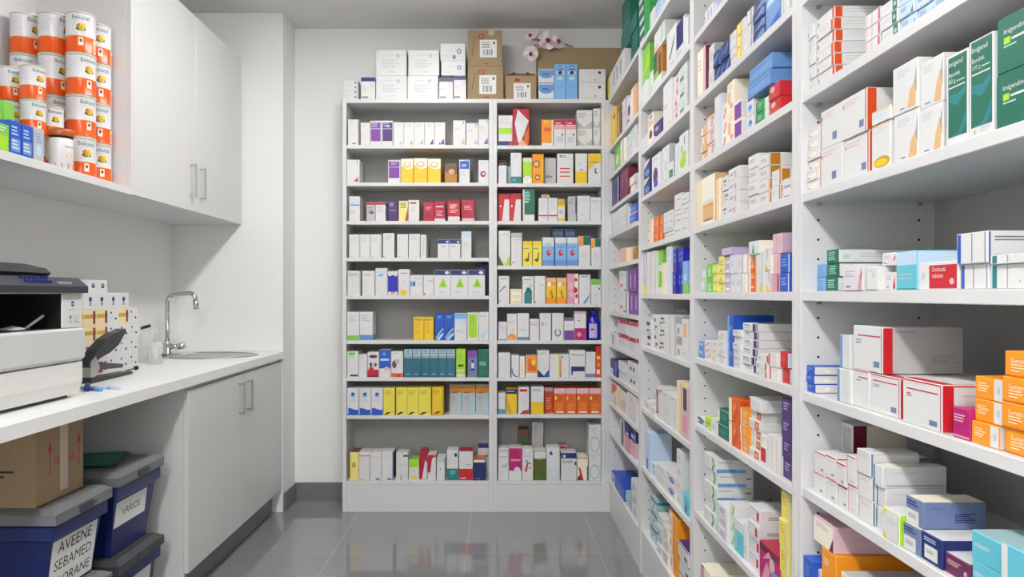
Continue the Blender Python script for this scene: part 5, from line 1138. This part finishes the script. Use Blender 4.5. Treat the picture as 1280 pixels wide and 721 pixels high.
896.4 906.4 412.6 lv4 d.12 | white carton, rose dots | W | c .5 .5 .25 .2 rose;r .1 .1 .5 .2 steel
907 915 393.6 lv2 d.115 | tall blue carton | blue | r 0 0 .3 1 sky;c .6 .5 .2 .1 lb;S r 0 0 1 1 blue
915.4 925 411.6 lv6 d.16 | flat white carton | W | r .1 .3 .8 .6 ltx;r .1 .7 .6 .85 txt
925.6 943.6 402.6 lv6 d.095 | flat white carton, violet stripe | W | r .1 .3 .6 .6 ltx;r .1 .7 .5 .85 txt;v .76 1 vio;S r 0 0 .03 1 vio
944.2 957.6 441 lv3 off.005 d.16 | flat white carton, red end | W | v .88 1 red;c .2 .4 .06 .2 slate;l .3 .7 .8 1 .2 ltx
958.2 972.8 440 lv2 d.16 | white carton, pale flank | W | r .8 0 1 1 C;r 0 0 .15 1 org
973.4 983.8 438.6 lv2 d.16 | red carton, white edges | red | r 0 0 .1 1 W;l .2 .8 .8 4 .12 org;S r 0 0 1 1 pale
@3 6 second shelf below eye level, second nearest rack
872 881 518.8 d.1 | low teal and white carton | W | p 0 .2 .6 .9 1 .7 .5 0 teal;r 0 .6 .5 1 navy
881.4 888 519.8 d.1 | low lime carton | lime | p 0 0 1 0 1 .4 W;r .2 .5 .8 .6 grn
888.6 895 520.6 d.1 | low white carton, lilac print | W | c .5 .4 .25 .2 lil
895.6 909.6 509 lv2 d.12 | dark green carton, pale sign | dgrn | c .5 .5 .28 .22 teal;r .0 0 .12 1 C;b .95 1 mint
911 924 495.3 lv2 d.14 | bright orange carton | org | r 0 0 .3 1 C;c .65 .6 .2 .2 amb;p .3 .0 .6 0 .9 .5 .8 .9 dorg;S r 0 0 1 1 dorg
924.6 934.6 508 lv5 d.14 | orange and white carton | amb | r 0 .0 .15 1 C;c .6 .5 .25 .3 peach;r 0 0 1 .06 C
935 949.4 509 lv5 d.12 | white carton, orange stripe | W | r 0 0 .1 1 peach;r .15 .3 .4 .6 ltx;r .55 .05 .95 .95 org;c .75 .5 .1 .25 peach;S r 0 0 1 1 W;S l .1 .7 .6 1 .12 ltx
950.2 958.2 543 d.12 | small red and white carton | W | r .1 .1 .9 .6 red;p 0 .6 1 .6 1 1 C
958.8 975 541 d.14 n3 | cream-edged white carton | W | r .85 0 1 1 C;r .0 0 .1 1 peach
975.8 986.8 495.4 lv4 d.14 | dark violet carton | vio | l .2 .8 .8 3 .15 lil;r .0 0 .12 1 navy
936 951 495 on d.15 | low white carton atop orange stripes | W | r 0 .0 .15 1 org;S l .1 .8 .9 2 .2 ltx
@3 7 third shelf below eye level, second nearest rack
879.6 894.8 563.4 lv5 d.11 | long white carton, green arc | W | p .62 .02 .74 .02 .85 .5 .74 .98 .62 .98 .74 .5 grn;l .1 .8 .5 3 .14 ltx;S r .0 .05 .5 .32 lb;S r .5 .05 .8 .3 sky;S l .05 .85 .6 1 .1 txt;S r .8 .6 .95 .72 txt
895.4 907.6 625 lv3 off.004 d.14 | lilac-print white carton | W | c .5 .5 .2 .25 lil;r .0 0 .08 1 mint;r .7 .1 .8 .9 mauve
908.4 916.8 625 lv3 d.14 | white carton, green tick | W | p .2 .1 .6 .2 .9 .9 .7 .9 lgrn;r 0 0 1 .08 mint
917.2 928.6 646.6 d.07 lv1 | turquoise carton, white lid | turq | b .72 1 W;K r 0 0 1 1 W;r .1 .1 .3 .65 aqua
929.2 933.4 652 d.1 | narrow white carton | W | r .3 .2 .7 .4 rose
934 948 627.4 lv4 d.2 | stacked white carton, red mark | W | r .7 .2 .9 .8 red;r .1 .5 .5 .6 ltx;S l .1 .6 .8 2 .14 txt;l .1 .85 .9 1 .1 slate
949.4 972.4 674 d.18 | pink patterned carton | mag | p .1 .0 .4 0 .6 .4 .4 .6 pink;c .7 .6 .15 .2 rose;r .7 .1 1 .5 lb;b .8 1 wine;p .2 .6 .5 .9 .7 .8 pink;K r 0 0 1 1 crim
973.4 983 611.6 lv4 d.2 | yellow carton | pyel | r .08 .04 .8 .92 lem;l .2 .8 .7 3 .12 mus;r .85 0 1 1 G
@3 8 lowest shelf, second nearest rack
875.6 888 703 lv2 d.24 | white carton, red left edge | C | r 0 0 .3 1 crim;r .1 .05 .3 .95 pink;l .4 .8 .9 3 .1 ltx;S l .1 .85 .8 3 .12 ltx
''')
parse('''
@2 0 top shelf, rack beside corner rack
803 811.6 62.5 d.14 | lime green carton | lgrn | p 0 .5 .5 .7 1 1 1 .6 lime;c .5 .3 .3 .1 W;b 0 .35 W
812.2 816.2 92 d.14 | narrow white carton | W | r .2 .1 .8 .4 mint
816.8 827.6 72.5 d.14 | green and brown carton | gold | r 0 .5 .4 1 dgrn;p 0 0 1 0 1 .3 .4 .5 0 .4 lgrn;b 0 .3 W;r .6 .3 .9 .9 brn
817.8 830.6 44.8 on d.14 | white carton, green wave on top | W | p .6 .1 .9 .2 .9 1 .7 .9 mint;r 0 0 .4 .3 rose
833.4 845 44.8 d.16 | white carton, green swash | W | p .2 .3 .5 .5 .9 .8 .8 .6 .4 .3 dgrn;r .4 .1 .8 .18 ltx;p .1 .8 .3 .85 .3 .9 pink
845.4 856.4 33.4 d.16 | navy-banded white carton | W | r 0 .3 .8 1 navy;r .0 .1 .6 .2 ltx;S r 0 0 1 1 W
856.8 860 24 d.12 | thin white carton | W |
@2 1 second shelf, rack beside corner rack
802.6 810 174 d.12 | small white carton in corner | W | c .5 .5 .3 .2 pale;r .1 .1 .9 .2 ltx
810.4 816.6 146 d.12 | peach and pink carton | C | c .5 .3 .3 .15 wine;r .1 .6 .9 .8 peach;r .2 .85 .8 .95 slate
817 827.6 157.4 d.13 | navy round-printed carton | navy | c .5 .5 .4 .35 vio;c .4 .6 .2 .15 lil;p .0 .0 .5 0 0 .3 W
829 839.4 105.5 d.15 | tall white carton, lilac dots | W | c .3 .5 .15 .05 lil;c .4 .8 .2 .05 pale;S r 0 0 1 1 W
840 848.4 91.3 lv4 d.14 | white carton, pink stripe | W | r .3 0 .7 1 rose;r .35 .3 .6 .6 crim
848.8 858.6 87.5 lv3 d.14 | grey-green printed carton | W | l .1 .9 .9 5 .12 mint;r .1 .1 .6 .3 dgrn;r .2 .4 .9 .44 steel
@2 2 third shelf, rack beside corner rack
805 812.6 204 lv2 d.12 | navy and white carton | navy | c .5 .3 .35 .2 lb;p 0 .6 1 1 0 1 W
814.8 825.2 197.8 d.14 | white carton, violet oval | W | c .45 .4 .28 .24 vio;c .5 .15 .25 .1 blue;r .1 .85 .7 .92 ltx
826.4 834.6 186.4 lv2 d.15 | round white-grey carton | W | c .5 .5 .4 .42 ltx;c .5 .5 .3 .32 W;S r 0 0 1 1 ltx
835 841.8 205 d.14 | white carton, dark green foot | W | r .2 .1 .9 .55 dgrn;c .5 .3 .3 .12 grn
842.4 848.4 182.4 d.14 | white carton, teal edge | W | r 0 0 .2 1 teal;r .7 .1 .9 .9 ltx
849 859.6 170.6 d.14 | white carton, lime leaves | W | c .45 .25 .35 .16 lime;c .6 .4 .25 .12 lime;c .3 .6 .1 .1 lgrn;r .6 .7 .7 .9 teal
@2 3 fourth shelf, rack beside corner rack
811 816.2 275.6 d.12 | cream carton beside orange ones | C | r .3 0 .6 1 peach
816.6 827.8 273.2 lv2 d.12 n2 | orange carton | org | c .5 .5 .3 .2 amb;r 0 0 1 .05 peach;r .8 0 1 1 peach
829 841 266.8 lv4 d.16 | small white carton, steel print | W | r .1 .3 .5 .6 ltx;r .6 .3 .9 .5 steel;S r 0 0 1 1 W
841.4 849.8 244.6 lv4 d.16 | larger white carton, grey word | W | r .2 .4 .9 .5 txt;r .1 .1 .4 .2 ltx
850.2 859.4 244.6 lv4 d.16 | outer white carton, thin print | W | r .2 .4 .9 .5 steel;r .1 .1 .4 .2 ltx
@2 4 eye level shelf, rack beside corner rack
802.6 808 313 d.12 | lilac and yellow carton | lil | b 0 .25 lem;r .4 .4 .9 .95 W
808.4 820 312.6 d.14 n2 | plain white carton | W | r .8 0 1 1 ltx
821 827 311.5 lv2 d.14 | green and white carton | lgrn | b 0 .3 W;r .0 .4 .3 1 lime
827.4 832.6 329 d.14 | cream carton, tan stripe | C | r .3 0 .6 1 cream
833 839.6 306.8 d.14 | tall white carton | W | r .8 0 1 1 pale;r .2 .8 .6 .95 ltx
840.4 853 312 lv2 d.14 n3 | deep blue carton | royal | c .5 .5 .3 .1 lb;c .5 .75 .2 .08 sky;r 0 0 .2 1 navy
853.4 859.6 326.6 d.14 | light blue carton, green foot | sky | b 0 .3 lgrn;r .2 .4 .8 .6 pale
@2 5 shelf below eye level, rack beside corner rack
806.4 813.6 398.4 lv2 d.12 | white carton, navy print | W | c .5 .7 .3 .15 navy;r .2 .1 .7 .3 slate
814 822 392.6 lv2 d.12 | white carton, red and green print | W | c .4 .7 .2 .12 red;c .6 .3 .2 .1 dgrn;r .2 .1 .6 .16 txt
822.4 831 392.6 lv3 d.12 | white carton, dark dots | W | c .5 .7 .3 .1 wine;c .3 .3 .15 .1 K;c .7 .4 .15 .1 grn
831.6 843.6 392.6 d.14 n2 | plain grey-white carton | G | r .0 0 .9 1 W
844.6 852 393.8 lv2 d.13 | white carton, steel top | W | b .6 1 steel;r .2 .1 .5 .4 txt
852.6 859.6 398.4 d.14 | white carton, peach panel | W | r .2 .55 .9 .9 peach;r .2 .1 .6 .2 ltx
845 859 386 off.15 d.1 | pale carton in the back row | G | l .1 .95 .9 3 .05 steel
@2 6 second shelf below eye level, rack beside corner rack
806 811.6 499 d.1 | low white corner carton | W | r .2 .3 .8 .6 G
811.8 818.4 507.4 lv2 d.12 | small white dark-marked carton | W | r .3 .2 .7 .5 steel
819.8 828 481 d.16 | white carton, wine left edge | W | r 0 .1 .3 .9 wine;r .1 .2 .25 .7 pink;r .5 .85 .9 .93 txt
828.4 845.4 488 d.16 n2 | broad plain white carton | W | r .7 .3 .85 .4 lime;l .1 .93 .6 1 .05 txt
846.2 852 474.8 d.14 | cream carton, mustard edge | cream | r .0 .0 .3 1 C;r .85 0 1 1 mus
852.4 860 476.4 d.14 | pink and dark picture carton | rose | r .2 .5 .8 .9 D;r .1 .1 .9 .4 pink;b .93 1 pyel
@2 7 third shelf below eye level, rack beside corner rack
807 813 536.8 d.09 | tall pale lilac carton | pale | r .2 .1 .6 .35 lil;r .2 .05 .5 .3 blue
813.4 819.4 575 lv2 d.09 | white carton, blue bars | W | r .2 .1 .4 .9 blue;r .6 .1 .7 .9 lil
820 843.8 556.4 off.105 d.15 n2 | tall white carton set back | W | l .1 .9 .9 3 .06 ltx;K r 0 0 1 1 W
820 831 577 lv2 d.085 | white carton, pale print | W | l .1 .8 .9 3 .14 ltx
831.6 843.8 587 lv2 d.085 | white carton, blue star | W | c .55 .55 .25 .25 blue;r 0 .85 1 1 peach;p .1 .4 .9 .6 .5 .7 lb
844.4 851 559.4 lv4 d.14 | stacked white carton | W | r .2 .3 .8 .6 ltx
852 860 614 d.1 | small turquoise carton | turq | r .0 0 .4 1 pale;r .6 .1 .8 .5 navy
@2 8 lowest shelf, rack beside corner rack
812 820 617.8 lv3 off.02 d.16 | pale teal carton | aqua | b .8 1 teal;r .1 .2 .9 .6 W;r .3 .3 .6 .5 slate
820.4 827.4 640 lv4 d.14 | white carton, teal dots | W | c .5 .5 .3 .2 mint;r .1 .1 .6 .2 dgrn
828 834.4 654 lv3 d.14 | white carton, pink ring | W | c .5 .5 .3 .3 pink;c .5 .5 .2 .2 W
835 846.6 634.4 lv3 d.16 | amber carton, white left side | amb | r 0 0 .4 1 C;r .1 .3 .3 .7 tan;b .94 1 yel
847.4 860 674 lv3 d.16 | white carton, violet lid | W | K r 0 0 1 1 vio;b .9 1 vio;l .1 .7 .8 3 .14 ltx;r .6 .2 .9 .4 D
@1 0 top shelf, corner rack
762 771 146 d.12 | yellow carton | yel | r .3 .2 .5 .8 pyel;r .0 0 1 .05 mus;c .6 .8 .2 .05 brn;S r 0 0 1 1 mus
771.6 776.4 137.6 d.1 | thin dark brown carton | brn | r .2 .1 .5 .9 tan
777 783.4 129 d.12 | white carton, lilac edge | W | r .8 0 1 1 lil;r .1 .5 .7 .6 rose
783.8 788.6 124.4 d.12 | white carton, violet print | W | c .5 .5 .3 .2 vio;r .1 .1 .6 .2 pur
789 795 112.5 d.12 | peach carton | peach | r 0 .0 .4 1 C
@1 1 second shelf, corner rack
769 775 180.4 d.12 | green carton | lgrn | c .5 .4 .3 .2 W;b .9 1 grn
775.6 780.6 176.4 d.12 | pink-white carton | C | r .5 0 .8 1 rose
781 788 168 lv2 d.12 | white carton, grey lines | W | l .1 .9 .9 4 .14 ltx
788.4 795.4 163 d.12 | taller white carton | W | r .0 0 .2 1 pale;l .3 .9 .9 4 .1 mint
@1 2 third shelf, corner rack
765 773.4 218.4 d.1 | navy rounded-print carton | navy | c .5 .3 .45 .25 vio;r .85 0 1 1 lil
775.2 785.4 217.4 d.12 n2 | maroon carton | wine | r .1 .0 .25 1 pur;r .7 .1 .8 .9 mag
786.6 795 223 lv2 d.12 | white rounded carton | W | c .4 .5 .3 .3 C;r .8 0 1 1 G
@1 3 fourth shelf, corner rack
762 772 252.5 lv2 d.15 | large white carton | W | r 0 0 .12 1 pale;S r 0 0 1 1 W
772.4 783.6 251.4 lv2 d.15 | large white carton, grey side | W | r .88 0 1 1 G
784.4 795 259.4 lv2 d.12 | blue carton, pink foot | blue | c .5 .6 .3 .2 lb;r .0 .0 1 .2 pink;r .0 0 .25 1 pale
@1 4 fifth shelf, corner rack
775.6 782 311.4 d.12 | peach carton with lines | peach | r .3 .2 .6 .8 rose
782.4 789.6 310.6 d.12 | cream-white carton | C | r .8 0 1 1 peach
790 795.6 310.2 d.12 | orange-brown carton | gold | r 0 .0 .3 1 peach;r .5 .2 .9 .4 brn
@1 5 sixth shelf, corner rack
773 778.4 339 lv2 d.12 | white carton, orange print | W | c .5 .3 .3 .1 org;r .2 .7 .8 .9 ltx
778.8 783.6 339 lv2 d.12 | white carton, teal right edge | W | r .75 0 1 1 teal;r .1 .05 .7 .12 wine
784.4 795.4 337.6 lv2 d.12 n2 | purple carton | pur | r .1 .1 .3 .9 vio;r .6 .2 .8 .8 lil
@1 6 seventh shelf, corner rack
762 770.6 415 d.12 | white carton, slate stripe | W | r .3 .1 .5 .9 slate
772 783.4 394.8 lv2 d.12 | red-lidded white carton | W | b .72 1 crim;r .1 .8 .2 .92 W;l .1 .6 .9 3 .15 ltx
784 795.4 394.8 lv2 d.12 | red-lidded white carton | W | b .72 1 crim;r .1 .8 .2 .92 W;l .1 .6 .9 3 .15 ltx
@1 7 eighth shelf, corner rack
762 771.6 446.8 d.12 | navy carton, white lower corner | navy | r .0 0 .4 .4 pale;r .7 .1 .9 .9 blue
772.4 783.4 450 lv2 d.13 | white carton, pale star print | W | c .5 .5 .3 .25 pale;l .1 .9 .9 2 .1 ltx
784 795.4 450 lv2 d.13 | white carton, navy figures | W | r .2 .3 .4 .6 navy;r .55 .3 .75 .6 navy;l .1 .9 .9 2 .1 ltx
@1 8 ninth shelf, corner rack
764.6 771 477 d.1 | small red-cornered carton | W | p 0 .4 1 .8 1 1 0 1 org;r .5 0 .9 .4 ltx
771.6 783.4 484 d.13 | white carton, yellow left edge | W | r 0 0 .2 1 lem;r .4 .2 .9 .6 ltx
784 795.4 486 d.13 | plain white carton at right end | W | l .2 .9 .8 3 .06 ltx
@1 9 tenth shelf, corner rack
775 779.6 523.6 d.12 | dark green and white carton | W | r .4 0 1 1 dgrn
780.4 787 523.6 d.12 | navy and pink carton | navy | b 0 .55 pink;r .3 .6 .8 .7 W
787.6 794 526 d.12 | navy-topped rose carton | rose | b .55 1 navy;r .1 .65 .8 .8 lil
@1 10 lowest shelf, corner rack
764 780.2 587.4 d.13 lv1 | bright blue carton, white end | blue | r 0 0 .3 1 pale;r .1 .3 .25 .7 slate;r .5 .45 .9 .5 sky
781.6 788 612 lv3 d.14 | pale teal carton | aqua | b .8 1 teal;r .1 .2 .8 .6 W
788.4 795.6 596 lv3 d.14 | white-grey mottled carton | W | c .5 .5 .3 .3 G;r .1 .1 .7 .3 aqua
@1 T rack top above corner
757.5 780 103 off.0 d.14 | flat white carton, yellow end | W | r 0 0 .28 1 pyel;r .45 .2 .52 .8 steel;r .62 .2 .69 .8 steel;r .8 .2 .87 .8 steel
776.5 787.5 44 on d.2 | dark green carton stack | dgrn | r 0 .9 .1 1 W;l .3 .8 .8 5 .14 teal
788 795.5 26 lv3 d.2 | tall dark green carton | dgrn | r .1 .1 .9 .2 teal;r .0 .3 .3 .9 tealb;l .4 .8 .9 4 .15 teal
777.5 787 8 on d.2 | upper dark green carton | dgrn | r 0 0 1 .06 W;l .3 .8 .8 5 .12 teal
@2 T rack top next to corner
797.8 804.6 -8 lv6 d.18 | white-lidded green carton | dgrn | r .1 .55 .9 1 W;r .1 .1 .8 .3 teal
805.2 811.6 -20 lv2 d.2 | bright green carton | grn | r .1 0 .2 1 lgrn;r .6 .4 .9 .5 grn
812.2 818 18 d.2 | white carton, mint edge | W | r .0 0 .3 1 mint
819 829 5 lv3 d.2 | pale grey-blue carton | pale | l .1 .8 .9 3 .2 slate
830 838 -12 lv2 d.2 | white carton, slate print | W | l .1 .8 .9 3 .2 slate
''')
build_stock()

# ------------------------------------------------------------------ camera, world, colour
cam = bpy.data.cameras.new('camera'); co = bpy.data.objects.new('camera', cam); COL.objects.link(co); S.camera = co
co.location = (0, 0, H0); co.rotation_euler = (PI / 2, 0, 0)
cam.sensor_width = 36; cam.lens = F / 1280 * 36; cam.clip_start = .05
cam.shift_x = (640 - CX) / 1280; cam.shift_y = -(360.5 - CY) / 1280
w = bpy.data.worlds.new('world'); S.world = w; w.use_nodes = True
w.node_tree.nodes['Background'].inputs[0].default_value = (.9, .93, 1, 1); w.node_tree.nodes['Background'].inputs[1].default_value = .3
S.view_settings.view_transform = 'Standard'; S.view_settings.look = 'None'; S.view_settings.gamma = 1; S.view_settings.use_curve_mapping = False
S.view_settings.exposure = EXPO
